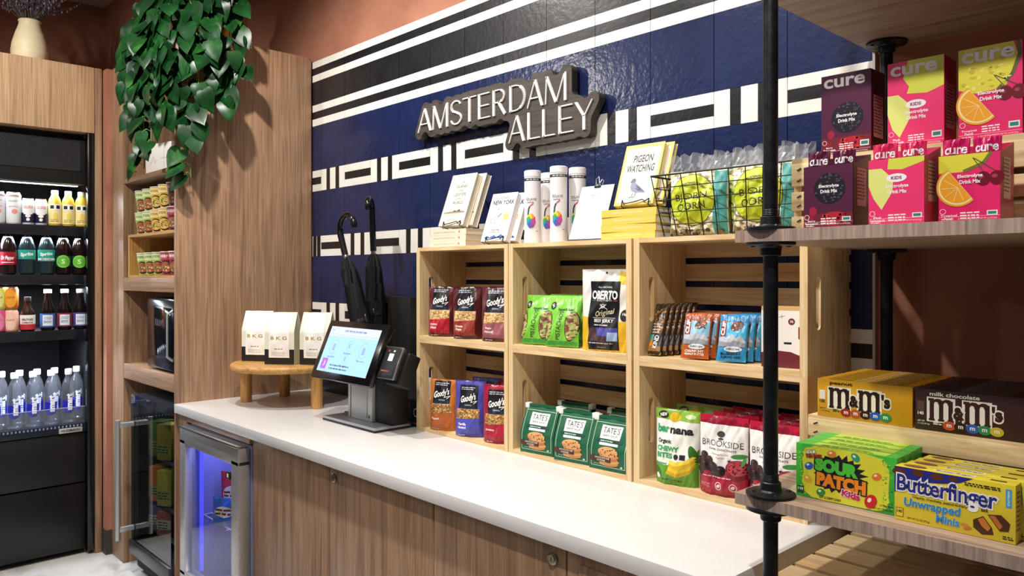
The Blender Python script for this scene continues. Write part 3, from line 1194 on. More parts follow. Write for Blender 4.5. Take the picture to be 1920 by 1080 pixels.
a.text("Let's get you on your way", 0.01, 0.079, 0.15, 0.013, E1('#27305c'), 0.02)
a.text('< Back', -0.15, 0.08, 0.03, 0.007, E1('#b06fc9'), 0.01)
for x, z, r in ((-0.105, 0.012, 0.030), (0.0, 0.022, 0.02), (0.105, 0.008, 0.03), (0.0, -0.03, 0.018)):
    a.ring(x, z, r, 0.003, E1('#8ea6d6'))
    a.rect(x - r * 0.3, z - r * 0.45, x + r * 0.3, z + r * 0.45, E1('#7f96cc'))
    a.text('Get started' if r == 0.02 else 'Scan items' if x < 0 else 'Pay now', x, z - r - 0.009, 0.05, 0.008, E1('#35406e'), 0.01)
a.rect(-0.155, -0.078, -0.115, -0.035, E1('#9a3fd0'))
a.text('J', -0.135, -0.056, 0.009, 0.02, E1('#f3e6ff'), 0.02)
a.lines(-0.09, -0.062, 0.06, 2, 0.013, 0.005, E1('#2b365f'), 9)
d.build('screen', so)
rd = Matrix.Translation((0.268, -0.04, 0.26)) @ Matrix.Rotation(R(-24), 4, 'X')
m = MB()
m.cbox(-0.048, 0.048, -0.01, 0.02, -0.058, 0.058, M('#2a2b2e', 0.3), 0.008)
m.cbox(-0.05, 0.05, -0.006, 0.004, -0.06, 0.06, M('#9c9ea2', 0.3, 0.9), 0.003)
m.cbox(-0.03, 0.06, 0.02, 0.075, -0.07, 0.05, blackmatte, 0.006)
m.xf(rd)
m.tube([rd @ Vector((-0.02, 0.05, 0)), (0.12, 0.06, 0.25)], 0.014, blackmatte)
a = Art(m, lambda x, z, o: rd @ Vector((x, -0.0101 - o, z)))
a.rect(-0.04, -0.048, 0.04, 0.05, INK)
a.rect(-0.012, 0.005, 0.016, 0.032, E1('#dfe6ee'))
a.ell(-0.02, 0.042, 0.006, 0.004, M('#b03a30'))
a.ell(0.012, 0.042, 0.006, 0.004, M('#c9c9cc'))
a.lines(-0.03, -0.035, 0.03, 1, 0.01, 0.005, M('#b5562e'), 2)
m.build('card_reader', ks)
MB().tube([(-0.02, 0.092, 0.03), (-0.1, 0.14, 0.004), (-0.22, 0.13, 0.004), (-0.26, 0.09, 0.004)], 0.003, blackmatte, 6).build('cable', ks)

b = MB().cbox(-0.04, 0.04, -0.03, 0.03, 0, 0.10, M('#10131f', 0.3), 0.002)
a = Art(b, box_S(0.06))
a.ring(0.012, 0.055, 0.016, 0.003, M('#d6e2f2'))
a.rect(-0.035, 0.012, 0.035, 0.016, M('#a33a55'))
tag(b.build('card_box', loc=(-2.362, 1.752, ZC + 0.0002), rot=(0, 0, R(0))), 'small dark box with a pale ring between kiosk and crate', 'box')
b = MB().cbox(-0.035, 0.035, -0.005, 0.0, -0.06, 0.06, M('#cfc9bd', 0.4), 0.002)
b.cbox(-0.018, 0.018, -0.007, -0.005, -0.045, 0.045, M('#b9b4a8', 0.4), 0.001)
for z in (-0.022, 0.022):
    b.box(-0.008, -0.005, -0.0075, -0.0069, z - 0.006, z + 0.006, INK)
    b.box(0.005, 0.008, -0.0075, -0.0069, z - 0.006, z + 0.006, INK)
tag(b.build('wall_outlet', loc=(-2.555, YW - 0.0005, 1.0)), 'wall outlet plate on the tiles beside the crate stack', 'outlet')

us = thing('umbrella_stand', 'black metal umbrella stand behind the checkout kiosk', 'stand', (-2.715, 1.870, ZC + 0.0003))
MB().cbox(-0.04, 0.12, 0.0, 0.062, 0, 0.483, blackmatte, 0.003).build('back_box', us)
m = MB().cbox(-0.145, -0.04, 0.0, 0.062, 0.452, 0.483, blackmatte, 0.003)
m.cbox(-0.145, -0.13, 0.0, 0.062, 0.0, 0.455, blackmatte, 0.003)
m.build('frame', us)


def umbrella(label, base, top, hook_dir, hr, L):
    """rolled umbrella: base tip to the start of its crook handle"""
    base = Vector(base)
    top = Vector(top)
    ax = (top - base).normalized()
    u = Vector(hook_dir)
    u = (u - ax * u.dot(ax)).normalized()
    w = ax.cross(u)
    T = Matrix(((u.x, w.x, ax.x, 0), (u.y, w.y, ax.y, 0), (u.z, w.z, ax.z, 0), (0, 0, 0, 1)))
    o = thing('umbrella', label, 'umbrella', base, group='black umbrellas behind the kiosk')
    H = (top - base).length
    m = MB()
    v = []
    f = []
    n = 40
    prof = [(0.004, 0.06), (0.02, 0.10), (0.033, 0.22), (0.037, 0.36), (0.035, 0.46), (0.031, H - 0.13), (0.028, H - 0.06), (0.019, H - 0.02), (0.009, H)]
    for r, z in prof:
        for k in range(n):
            a = 2 * pi * k / n + z * 3.0
            rr = r * (1 + 0.22 * sin(8 * a) + 0.08 * sin(3 * a + z * 20))
            v.append((rr * cos(a), rr * sin(a), z))
    for j in range(len(prof) - 1):
        for k in range(n):
            k2 = (k + 1) % n
            f.append((j * n + k, j * n + k2, (j + 1) * n + k2, (j + 1) * n + k))
    m.add(v, f, M('#070708', 0.7, spec=0.25), True)
    m.xf(T)
    ca = m.build('canopy', o)
    m = MB().lathe([(0.030, 0.40), (0.0375, 0.402), (0.0375, 0.416), (0.030, 0.418)], M('#1b1b1f', 0.3), 20)
    m.cbox(0.034, 0.042, -0.004, 0.004, 0.395, 0.43, M('#8b8c90', 0.2, 1.0), 0.001)
    m.xf(T)
    m.build('strap', ca)
    m = MB().lathe([(0.0035, 0.0), (0.0045, 0.003), (0.0045, 0.07)], steel, 12)
    m.xf(T)
    m.build('tip', o)
    m = MB().lathe([(0.0105, H - 0.012), (0.0105, H + 0.012)], M('#a9aaad', 0.2, 1.0), 16)
    m.xf(T)
    m.build('ferrule', o)
    pts = [(0, 0, H + 0.01), (0, 0, H + L)]
    for k in range(1, 13):
        a = R(200) * k / 12
        pts.append((hr - hr * cos(a), 0, H + L + hr * sin(a)))
    m = MB().tube(pts, [0.0135] * (len(pts) - 1) + [0.011], M('#0e0e10', 0.14), 12)
    m.xf(T)
    m.build('handle', o)


umbrella('black umbrella with its crook handle turned left, leaning behind the kiosk', (-2.575, 1.728, 0.912), (-2.852, 1.724, 1.558), (1, 0.0, 0), 0.058, 0.107)
umbrella('black umbrella with its crook seen edge on, right one behind the kiosk', (-2.735, 1.815, 0.912), (-2.780, 1.815, 1.575), (0.69, -0.72, 0), 0.036, 0.19)

# ================================================================== the wall sign
sg = thing('wall_sign', 'dark wood wall sign with raised white letters AMSTERDAM ALLEY', 'sign', (-2.1, YW, 2.0))
TH, TK = 0.05, 0.14


def arc(cx, cz, rx, rz, a0, a1, n=14):
    return [(cx + rx * cos(R(a0 + (a1 - a0) * i / n)), cz + rz * sin(R(a0 + (a1 - a0) * i / n))) for i in range(n + 1)]


GL = {
    'A': [([(0.02, 0), (0.50, 1)], TH), ([(0.50, 1), (0.93, 0)], TK), ([(0.19, 0.33), (0.76, 0.33)], TH)],
    'M': [([(0.02, 0), (0.07, 1)], TH), ([(0.07, 1), (0.50, 0)], TK), ([(0.52, 0), (0.90, 1)], TH), ([(0.93, 1), (0.93, 0)], TK)],
    'T': [([(0, 0.975), (1, 0.975)], TH), ([(0.5, 0), (0.5, 1)], TK)],
    'E': [([(0.1, 0), (0.1, 1)], TK), ([(0.1, 0.975), (0.95, 0.975)], TH), ([(0.1, 0.51), (0.9, 0.51)], TH), ([(0.1, 0.025), (1, 0.025)], TH)],
    'L': [([(0.1, 0), (0.1, 1)], TK), ([(0.1, 0.025), (1, 0.025)], TH)],
    'Y': [([(0.05, 1), (0.52, 0.47)], TK), ([(1, 1), (0.54, 0.47)], TH), ([(0.52, 0), (0.52, 0.5)], TK)],
    'R': [([(0.1, 0), (0.1, 1)], TK), ([(0.1, 0.975), (0.45, 0.975)] + arc(0.45, 0.735, 0.38, 0.24, 90, 60, 4), TH), (arc(0.45, 0.735, 0.38, 0.24, 60, -60, 12), 0.11),
          (arc(0.45, 0.735, 0.38, 0.24, -60, -90, 4) + [(0.1, 0.495)], TH), ([(0.45, 0.5), (0.9, 0)], TK)],
    'D': [([(0.1, 0), (0.1, 1)], TK), ([(0.1, 0.975), (0.3, 0.975)] + arc(0.35, 0.5, 0.55, 0.475, 90, 55, 5), TH), (arc(0.35, 0.5, 0.55, 0.475, 55, -55, 16), TK),
          (arc(0.35, 0.5, 0.55, 0.475, -55, -90, 5) + [(0.1, 0.025)], TH)],
    'S': [(arc(0.5, 0.75, 0.38, 0.225, 20, 150, 12), TH + 0.02), (arc(0.5, 0.75, 0.38, 0.225, 150, 230, 8) + [(0.55, 0.5)] + arc(0.5, 0.25, 0.42, 0.225, 50, -30, 8), 0.11), (arc(0.5, 0.25, 0.42, 0.225, -30, -165, 12), TH + 0.02)],
}
LET = [('A', -2.566, -2.475, 0), ('M', -2.467, -2.368, 0), ('S', -2.356, -2.284, 0), ('T', -2.278, -2.199, 0), ('E', -2.189, -2.121, 0), ('R', -2.108, -2.033, 0),
       ('D', -2.019, -1.930, 0), ('A', -1.925, -1.847, 0), ('M', -1.837, -1.737, 0), ('A', -2.019, -1.937, 1), ('L', -1.924, -1.862, 1), ('L', -1.851, -1.791, 1),
       ('E', -1.776, -1.708, 1), ('Y', -1.700, -1.626, 1)]
LH = 0.094
segs = []
lm = MB()
for ch, x0, x1, row in LET:
    z0 = 2.066 - 2.0 if row == 0 else 1.956 - 2.0
    for pts, tk in GL[ch]:
        P = [(x0 + 2.1 + p[0] * (x1 - x0), z0 + p[1] * LH) for p in pts]
        P = [p for i, p in enumerate(P) if i == 0 or math.dist(p, P[i - 1]) > 1e-6]
        segs += list(zip(P, P[1:]))
        w = tk * LH * 0.8
        for i, (p, q) in enumerate(zip(P, P[1:])):
            dx, dz = q[0] - p[0], q[1] - p[1]
            l = math.hypot(dx, dz)
            ux, uz = dx / l, dz / l
            e = w * 0.12 if len(P) > 2 else 0
            p2 = (p[0] - ux * e, p[1] - uz * e)
            q2 = (q[0] + ux * e, q[1] + uz * e)
            nx, nz = -uz * w / 2, ux * w / 2
            if ch in 'AMY' and len(P) == 2 and abs(dx) > 0.15 * abs(dz) and abs(dz) > 0.3 * LH:
                nx, nz = w / 2, 0.0
            lm.prism([(p2[0] + nx, p2[1] + nz), (q2[0] + nx, q2[1] + nz), (q2[0] - nx, q2[1] - nz), (p2[0] - nx, p2[1] - nz)], -0.047, -0.041, M('#f4f2ee', 0.4))
lm.build('lettering', sg)
import numpy as np
gx = np.arange(-0.52, 0.53, 0.005)
gz = np.arange(-0.10, 0.22, 0.005)
GX, GZ = np.meshgrid(gx, gz)
D = np.full(GX.shape, 9.0)
for (ax_, az), (bx, bz) in segs:
    vx, vz = bx - ax_, bz - az
    t = np.clip(((GX - ax_) * vx + (GZ - az) * vz) / (vx * vx + vz * vz), 0, 1)
    D = np.minimum(D, np.hypot(GX - ax_ - t * vx, GZ - az - t * vz))
DD = D - 0.043
bp = []
for j in range(len(gz)):
    for i in range(len(gx)):
        for dj, di in ((0, 1), (1, 0)):
            if j + dj < len(gz) and i + di < len(gx):
                d0, d1 = DD[j, i], DD[j + dj, i + di]
                if (d0 <= 0) != (d1 <= 0):
                    t = d0 / (d0 - d1)
                    bp.append((gx[i] + t * di * 0.005, gz[j] + t * dj * 0.005))
bp = np.array(bp)
for j in range(len(gz)):
    q = np.min(np.hypot(gx[:, None] - bp[None, :, 0], gz[j] - bp[None, :, 1]), axis=1)
    D[j] = np.where(DD[j] <= 0, 0.0175 - q, 0.0175 + q)
bk = MB()
signwood = noise_mat('charred_sign_wood', ['#2c2620', '#3a322b', '#473e36', '#322b25'], (1.5, 14, 14), 3, 6, 0.8, 0.6, fine=(6, 150, 150))
signedge = signwood
Y0, Y1 = -0.041, -0.012
for j in range(len(gz) - 1):
    for i in range(len(gx) - 1):
        c4 = [(i, j), (i + 1, j), (i + 1, j + 1), (i, j + 1)]
        dv = [D[q[1], q[0]] for q in c4]
        if min(dv) > 0:
            continue
        poly = []
        cut = []
        for k in range(4):
            a_, b_ = c4[k], c4[(k + 1) % 4]
            da, db = dv[k], dv[(k + 1) % 4]
            if da <= 0:
                poly.append((gx[a_[0]], gz[a_[1]]))
            if (da <= 0) != (db <= 0):
                t = da / (da - db)
                p = (gx[a_[0]] + t * (gx[b_[0]] - gx[a_[0]]), gz[a_[1]] + t * (gz[b_[1]] - gz[a_[1]]))
                poly.append(p)
                cut.append(p)
        n = len(poly)
        if n < 3:
            continue
        bk.add([(p[0], Y0, p[1]) for p in poly], [tuple(range(n))], signwood)
        bk.add([(p[0], Y1, p[1]) for p in poly], [tuple(range(n))[::-1]], signwood)
        if len(cut) == 2:
            p, q = cut
            bk.add([(p[0], Y0, p[1]), (q[0], Y0, q[1]), (q[0], Y1, q[1]), (p[0], Y1, p[1])], [(0, 1, 2, 3)], signedge)
bk.build('backing', sg)
m = MB()
for x, z in ((-0.4, 0.1), (0.3, 0.1), (0.1, 0.0), (0.4, 0.0)):
    m.lathe([(0.008, 0), (0.008, 0.013)], INK, 12)
    m.xf(Matrix.Translation((x, 0.0, z)) @ Matrix.Rotation(R(90), 4, 'X'), len(m.v) - 24)
m.build('standoff', sg)

# ================================================================== hanging plant, vase
pl = thing('pothos_plant', 'trailing green pothos spilling from a gold pot atop the tall cabinet', 'plant', (-3.64, 1.50, 2.5775))
brass = noise_mat('mottled_gold_pot', ['#5b3a18', '#8d5f22', '#b98732', '#6d4419'], (1, 1, 1), 14, 4, 0.6, 0.35, metal=0.5)
MB().lathe([(0.07, 0), (0.085, 0.01), (0.10, 0.10), (0.108, 0.20), (0.10, 0.20), (0.095, 0.17)], brass, 32, cap=False).build('pot', pl)
MB().lathe([(0.0, 0.165), (0.097, 0.168)], M('#2a1d14', 0.9), 20, cap=False).build('soil', pl)
pr = random.Random(21)
LV = MB()
VN = MB()


def leaf(p, dirn, nrm, L):
    """heart-shaped leaf from its stalk end p along dirn"""
    d = Vector(dirn).normalized()
    n = Vector(nrm)
    n = (n - d * n.dot(d)).normalized()
    s = d.cross(n)
    prof = [(-0.10, 0.16), (-0.06, 0.33), (0.10, 0.43), (0.30, 0.43), (0.52, 0.34), (0.74, 0.20), (0.90, 0.07)]
    v = []
    f = []
    cup_ = pr.uniform(0.10, 0.26)
    dr = pr.uniform(0.05, 0.3)
    for t, w in prof:
        z = -dr * t * t
        tm = max(t, 0.0)
        c = p + d * (tm * L) + n * (z * L)
        for q in (-1, -0.5, 0, 0.5, 1):
            v.append(p + d * ((tm if q == 0 else t + (0.02 if abs(q) == 0.5 else 0)) * L) + s * (q * w * L) + n * ((z + cup_ * abs(q) * w - 0.12 * q * q * w) * L))
    m = len(prof)
    for j in range(m - 1):
        for k in range(4):
            a = j * 5 + k
            f.append((a, a + 1, a + 6, a + 5))
    tip = len(v)
    v.append(p + d * L + n * (-dr * L))
    b_ = (m - 1) * 5
    for k in range(4):
        f.append((b_ + k, b_ + k + 1, tip))
    LV.add([Vector(x) for x in v], f, leafmat, True)


def vine(pts, n, lmin, lmax, out):
    """stem through pts (relative to the pot) with n leaves; `out` is the way the leaves face"""
    P = [Vector(p) for p in pts]
    fine = []
    for i in range(len(P) - 1):
        p0 = P[max(0, i - 1)]
        p1, p2 = P[i], P[i + 1]
        p3 = P[min(len(P) - 1, i + 2)]
        for k in range(8):
            t = k / 8
            fine.append(0.5 * ((2 * p1) + (p2 - p0) * t + (2 * p0 - 5 * p1 + 4 * p2 - p3) * t * t + (3 * p1 - p0 - 3 * p2 + p3) * t ** 3))
    fine.append(P[-1])
    VN.tube(fine, 0.0025, M('#6f8a3a', 0.5), 6)
    for k in range(n):
        t = (k + 0.6) / n * (len(fine) - 1)
        i = int(min(t, len(fine) - 2))
        p = fine[i].lerp(fine[i + 1], t - i)
        o = Vector(out)
        side = Vector((-o.y, o.x, 0)) * pr.uniform(-1, 1)
        st = (o * pr.uniform(0.3, 0.9) + side * 0.9 + Vector((0, 0, pr.uniform(-0.2, 0.4)))).normalized() * pr.uniform(0.03, 0.06)
        q = p + st
        VN.tube([p, p + st * 0.5 + Vector((0, 0, 0.012)), q], 0.0017, M('#7d9a45', 0.5), 5)
        dd = side * 0.7 + o * pr.uniform(0.05, 0.5) + Vector((0, 0, pr.uniform(-1.2, -0.5)))
        nn = o * 1.0 + Vector((pr.uniform(-0.5, 0.5), pr.uniform(-0.5, 0.5), pr.uniform(0.1, 0.7)))
        leaf(q, dd, nn, pr.uniform(lmin, lmax))


# over the front of the cabinet (towards -y); relative to the pot base
fr = [(-0.15, -0.31, -0.16), (-0.13, -0.33, -0.26), (-0.09, -0.32, -0.38), (-0.06, -0.31, -0.46), (0.0, -0.33, -0.62), (0.04, -0.30, -0.40), (0.07, -0.32, -0.56),
      (-0.03, -0.30, -0.16), (0.02, -0.32, -0.28), (0.09, -0.30, -0.20), (0.05, -0.33, -0.10), (-0.10, -0.31, -0.10), (0.10, -0.28, -0.34),
      (0.14, -0.27, -0.42), (0.15, -0.25, -0.26), (0.12, -0.28, -0.14)]
for x, y, z in fr:
    vine([(x * 0.25, -0.07, 0.19), (x * 0.5, -0.17, 0.24), (x * 0.85, -0.285, 0.10), (x, y, z * 0.45), (x + pr.uniform(-0.03, 0.03), y - 0.01, z)], int(13 + abs(z) * 20), 0.07, 0.112, (0.35, -0.93, 0))
# over the right side panel (towards +x)
rt = [(0.165, -0.20, -0.66), (0.18, -0.16, -0.44), (0.17, -0.11, -0.32), (0.18, -0.06, -0.34), (0.17, -0.01, -0.28), (0.175, 0.02, -0.16), (0.19, -0.12, -0.10)]
for x, y, z in rt:
    vine([(0.08, y * 0.4, 0.19), (0.12, y * 0.7, 0.23), (0.155, y, 0.08), (x, y, z * 0.5), (x + 0.005, y + pr.uniform(-0.02, 0.02), z)], int(12 + abs(z) * 20), 0.075, 0.112, (0.8, -0.6, 0))
# bushy crown
for k in range(22):
    an = pr.uniform(-2.6, 0.6)
    x, y = cos(an) * (0.55 if cos(an) < 0 else 0.9), sin(an)
    vine([(x * 0.05, y * 0.05, 0.18), (x * 0.10, y * 0.10, 0.27), (x * 0.17, y * 0.19, 0.27 + pr.uniform(-0.05, 0.1))], 7, 0.075, 0.11, (x * 0.7 + 0.2, y * 0.7 - 0.3, 0.1))
LV.build('foliage', pl)
VN.build('vines', pl)

vs = MB().lathe([(0.066, 0), (0.075, 0.004), (0.084, 0.03), (0.086, 0.055), (0.08, 0.10), (0.066, 0.15), (0.052, 0.19), (0.049, 0.205), (0.053, 0.218), (0.049, 0.222), (0.044, 0.216), (0.044, 0.15)],
               noise_mat('cream_ceramic', ['#dccaa0', '#e6d7b2', '#eadfc0'], (1, 1, 6), 4, 4, 0.2, 0.5), 40, cap=False)
vs.lathe([(0.0, 0.001), (0.066, 0.001)], M('#d9c8a0'), 20, cap=False)
tag(vs.build('vase', loc=(-4.645, 0.925, 2.5875)), 'cream ceramic vase with dried lavender on top of the cooler surround', 'vase')
dl = thing('dried_lavender', 'bunch of dried purple lavender standing in the cream vase', 'flowers', (-4.645, 0.925, 2.69))
ST = MB()
BL = MB()
lavs = [M('#5d5170', 0.8), M('#77688a', 0.8), M('#483f52', 0.8), M('#8d7f92', 0.8)]
for k in range(85):
    an = pr.uniform(0, 2 * pi)
    sp = pr.uniform(0.02, 0.21)
    tip = Vector((cos(an) * sp, sin(an) * sp * 1.1, pr.uniform(0.20, 0.40)))
    mid = Vector((cos(an) * 0.033, sin(an) * 0.033, 0.115))
    ST.tube([(cos(an) * 0.012, sin(an) * 0.012, -0.07), mid, mid.lerp(tip, 0.5) + Vector((0, 0, 0.02)), tip], 0.0011, M('#5c5548', 0.8), 4)
    for q in range(11):
        c = mid.lerp(tip, 0.35 + 0.65 * q / 10) + Vector((pr.uniform(-.006, .006), pr.uniform(-.006, .006), pr.uniform(0.0, .012)))
        s_ = pr.uniform(0.003, 0.0062)
        BL.add([c + Vector(e) * s_ for e in ((1, 0, 0), (-1, 0, 0), (0, 1, 0), (0, -1, 0), (0, 0, 1.5), (0, 0, -1.5))],
               [(0, 2, 4), (2, 1, 4), (1, 3, 4), (3, 0, 4), (2, 0, 5), (1, 2, 5), (3, 1, 5), (0, 3, 5)], lavs[q % 4])
o = ST.build('stems', dl)
o['kind'] = 'stuff'
o = BL.build('blossoms', dl)
o['kind'] = 'stuff'

# ================================================================== drinks in the cooler
RZ = 78
XD = -4.625


def can(name, label, r, h, mat, art=None, lidmat=None, cat='can', group=None, loc=(0, 0, 0)):
    o = thing(name, label, cat, loc, RZ, group)
    b = MB().lathe([(r * 0.78, 0), (r * 0.9, 0.004), (r, 0.012), (r, h - 0.016), (r * 0.84, h - 0.004)], mat, 28)
    if art:
        art(Art(b, cyl_S(r), r * 0.45))
    b.build('body', o)
    MB().lathe([(r * 0.84, h - 0.004), (r * 0.85, h), (r * 0.8, h), (r * 0.78, h - 0.004)], lidmat or steel, 28).build('lid', o)
    return o


def bottle(label, prof, mat, r, lab, art=None, capmat=None, capr=0.016, caph=0.018, cat='bottle', group=None, loc=(0, 0, 0), liquid=None, labmat=None):
    """prof: (radius, height) up the glass; lab: (z0, z1) of the wrapped label"""
    o = thing('bottle', label, cat, loc, RZ, group)
    MB().lathe(prof, mat, 28).build('body', o)
    h = prof[-1][1]
    c = MB().lathe([(capr, h - 0.004), (capr, h + caph - 0.003), (capr * 0.93, h + caph)], capmat or WHITE, 20)
    c.build('cap', o)
    if liquid:
        MB().lathe([(q * 0.9, z + 0.003) for q, z in prof if z < h * 0.8], liquid, 24).build('contents', o)
    if lab:
        b = MB()
        v = lambda z: r + 0.0006
        b.lathe([(v(0), lab[0]), (v(0), lab[1])], labmat, 28, cap=False)
        if art:
            art(Art(b, cyl_S(v), r * 0.4))
        b.build('label', o)
    return o


# top shelf: cans and yellow bottles
zt = 1.7425
tw = M('#eef1f4', 0.35)


def a_white(a):
    a.rect(-0.05, 0.14, 0.05, 0.15, M('#c9a6a0'))
    a.text('SPINDRIFT', 0, 0.118, 0.045, 0.010, M('#8da9a0'), 0.02)
    a.ell(0.006, 0.065, 0.013, 0.013, M('#e79a8a'))
    a.text('sparkling', 0, 0.09, 0.04, 0.008, M('#c66c62'), 0.01)


def a_navy(a):
    a.rect(-0.09, 0.012, 0.09, 0.062, M('#1b2142', 0.35))
    a.text('CELSIUS', 0, 0.092, 0.045, 0.014, M('#d9867c'), 0.02)
    a.ell(0, 0.06, 0.022, 0.008, WHITE)
    a.ell(0, 0.046, 0.012, 0.008, WHITE)
    a.ell(0, 0.028, 0.008, 0.008, WHITE)


GT = 'drinks on the top cooler shelf'
can('beverage_can', 'tall white can with pink print at the far left of the top cooler shelf', 0.034, 0.165, tw, a_white, group=GT, loc=(XD, 0.779, zt))
can('beverage_can', 'tall white can beside the navy and white cans, top cooler shelf', 0.034, 0.165, tw, a_white, group=GT, loc=(XD, 0.849, zt))
can('beverage_can', 'white and navy can on the top cooler shelf, left one of two', 0.0285, 0.138, tw, a_navy, group=GT, loc=(XD, 0.914, zt))
can('beverage_can', 'white and navy can on the top cooler shelf, beside the yellow bottles', 0.0285, 0.138, tw, a_navy, group=GT, loc=(XD, 0.972, zt))
yprof = [(0.026, 0), (0.031, 0.008), (0.031, 0.115), (0.026, 0.142), (0.017, 0.160), (0.014, 0.172)]


def a_yel(a):
    a.rect(-0.026, 0.085, 0.028, 0.112, WHITE)
    a.rect(-0.022, 0.09, -0.004, 0.108, INK)
    a.rect(0.006, 0.09, 0.024, 0.108, INK)
    a.ell(0.004, 0.05, 0.012, 0.02, M('#e7cf62'))
    a.lines(-0.02, 0.03, 0.02, 2, 0.008, 0.004, M('#b58b2d'), 4)


for y, nm in ((1.036, 'next to the cans'), (1.099, 'middle of the three'), (1.162, 'at the right end')):
    bottle('yellow juice bottle on the top cooler shelf, ' + nm, yprof, M('#e2b93c', 0.35), 0.031, (0.012, 0.118), a_yel, M('#f0ead2'), group=GT, loc=(XD, y, zt), labmat=M('#f2e3a0', 0.4))

# second shelf: soda bottles
z2 = 1.4835
sprof = [(0.030, 0), (0.037, 0.010), (0.036, 0.06), (0.038, 0.075), (0.038, 0.128), (0.036, 0.150), (0.024, 0.185), (0.014, 0.205), (0.013, 0.214)]
dk = M('#1d0f0e', 0.12)
clr = M('#22323a', 0.12)
G2 = 'soda bottles on the second cooler shelf'


def a_red(a):
    a.text('Dr Pepper', -0.0, 0.085, 0.06, 0.026, WHITE, 0.03, shear=0.2)
    a.rect(-0.03, 0.063, 0.03, 0.066, WHITE)


def a_spr(a):
    a.text('Sprite', 0.0, 0.105, 0.062, 0.024, M('#dff7ea'), 0.04, rot=6, shear=0.15)


def a_spz(a):
    a.text('Sprite', 0.0, 0.108, 0.062, 0.022, M('#dff7ea'), 0.04, rot=6, shear=0.15)
    a.rect(-0.05, 0.078, 0.05, 0.088, M('#e9f3ef'))
    a.text('ZERO SUGAR', 0.0, 0.083, 0.05, 0.007, M('#12352c'), 0.03)


def a_gin(a):
    a.ell(0, 0.072, 0.034, 0.033, M('#8fd24a'))
    a.ell(0, 0.072, 0.029, 0.028, M('#5fb43c'))
    a.text('S', 0, 0.072, 0.016, 0.024, M('#d9f29a'), 0.02)


bottle('dark soda bottle with a red label, second cooler shelf', sprof, dk, 0.038, (0.052, 0.118), a_red, M('#8c1d22'), group=G2, loc=(XD, 0.825, z2), labmat=M('#a11226', 0.4))
bottle('clear soda bottle with a teal label beside the red labelled one', sprof, clr, 0.038, (0.082, 0.130), a_spr, M('#1e7b59'), group=G2, loc=(XD, 0.909, z2), labmat=M('#2f9f8c', 0.4))
bottle('clear soda bottle with a teal and white label beside the lime labelled one', sprof, clr, 0.038, (0.072, 0.132), a_spz, M('#1e7b59'), group=G2, loc=(XD, 0.997, z2), labmat=M('#2f9f8c', 0.4))
bottle('dark soda bottle with a round lime label, middle of the second cooler shelf', sprof, dk, 0.038, (0.045, 0.102), a_gin, M('#1c1c1e'), group=G2, loc=(XD, 1.075, z2), labmat=M('#0f3d33', 0.4))
bottle('dark soda bottle with a round lime label at the right edge of the second shelf', sprof, dk, 0.038, (0.045, 0.102), a_gin, M('#1c1c1e'), group=G2, loc=(XD, 1.152, z2), labmat=M('#0f3d33', 0.4))

# third shelf
z3 = 1.1925
G3 = 'drinks on the third cooler shelf'


def a_fruit(c1, c2):
    def f(a):
        a.ell(0, 0.055, 0.028, 0.045, M(c1))
        a.text('OLIPOP', 0, 0.062, 0.036, 0.009, M(c2), 0.03)
    return f


for y, lo, hi, nm, nl in ((0.785, '#d94f8e', '#d7d04e', 'lime yellow', 'pink'), (0.838, '#f2b69c', '#c96a1e', 'orange', 'peach')):
    can('beverage_can', '%s can at the bottom of its pair on the third cooler shelf' % nl, 0.034, 0.115, M(lo, 0.35), a_fruit('#f7cbb5' if 'peach' in nl else '#e884ae', '#d2743c'), group=G3, loc=(XD, y, z3))
    can('beverage_can', '%s can stacked on the %s can, third cooler shelf' % (nm, nl), 0.034, 0.115, M(hi, 0.35), a_fruit('#f0a030' if nm == 'orange' else '#e6e48a', '#b5551c'), group=G3, loc=(XD, y, z3 + 0.1153))
kprof = [(0.028, 0), (0.034, 0.006), (0.034, 0.085), (0.03, 0.105), (0.018, 0.125), (0.014, 0.15), (0.014, 0.160)]


def a_kom(a):
    a.rect(-0.07, 0.01, 0.07, 0.038, M('#c22d3a'))
    a.text('HEALTH-ADE', 0, 0.062, 0.052, 0.012, INK, 0.03)
    a.text('KOMBUCHA', 0, 0.046, 0.052, 0.009, M('#a02630'), 0.03)


bottle('brown kombucha bottle with a white and red label, third cooler shelf', kprof, M('#2a1710', 0.12), 0.034, (0.010, 0.085), a_kom, M('#1a1a1a'), group=G3, loc=(XD, 0.912, z3), labmat=WHITE)
jprof = [(0.028, 0), (0.033, 0.006), (0.034, 0.095), (0.031, 0.115), (0.02, 0.155), (0.0165, 0.18), (0.0165, 0.20)]


def a_jui(c):
    def f(a):
        a.rect(-0.07, 0.02, 0.07, 0.03, M(c))
        a.rect(-0.024, 0.026, 0.024, 0.082, M('#dfe6ef'))
        a.text('COLD', 0, 0.066, 0.034, 0.014, M('#7c8aa6'), 0.03)
        a.text('BREW', 0, 0.046, 0.034, 0.014, M('#7c8aa6'), 0.03)
    return f


for y, c, nm in ((1.003, '#3f63a8', 'blue and white label, left of three'), (1.082, '#8e2b3c', 'maroon and white label, middle of three'), (1.158, '#5a4a8c', 'violet and white label, right of three')):
    bottle('dark white-capped bottle with %s, third cooler shelf' % nm, jprof, M('#140c0b', 0.1), 0.034, (0.018, 0.09), a_jui(c), M('#c9c9c6', 0.4), 0.019, 0.016, group=G3, loc=(XD, y, z3), labmat=M(c, 0.4))

# bottom well: water bottles, two deep
wprof = [(0.028, 0), (0.0325, 0.006), (0.0325, 0.17), (0.031, 0.195), (0.022, 0.228), (0.0145, 0.245), (0.0145, 0.262)]
water = glass_mat('water_bottle_plastic', (0.86, 0.91, 0.97), 0.08, 0.1, 0.05)
wblue = M('#1f1fa0', 0.35)


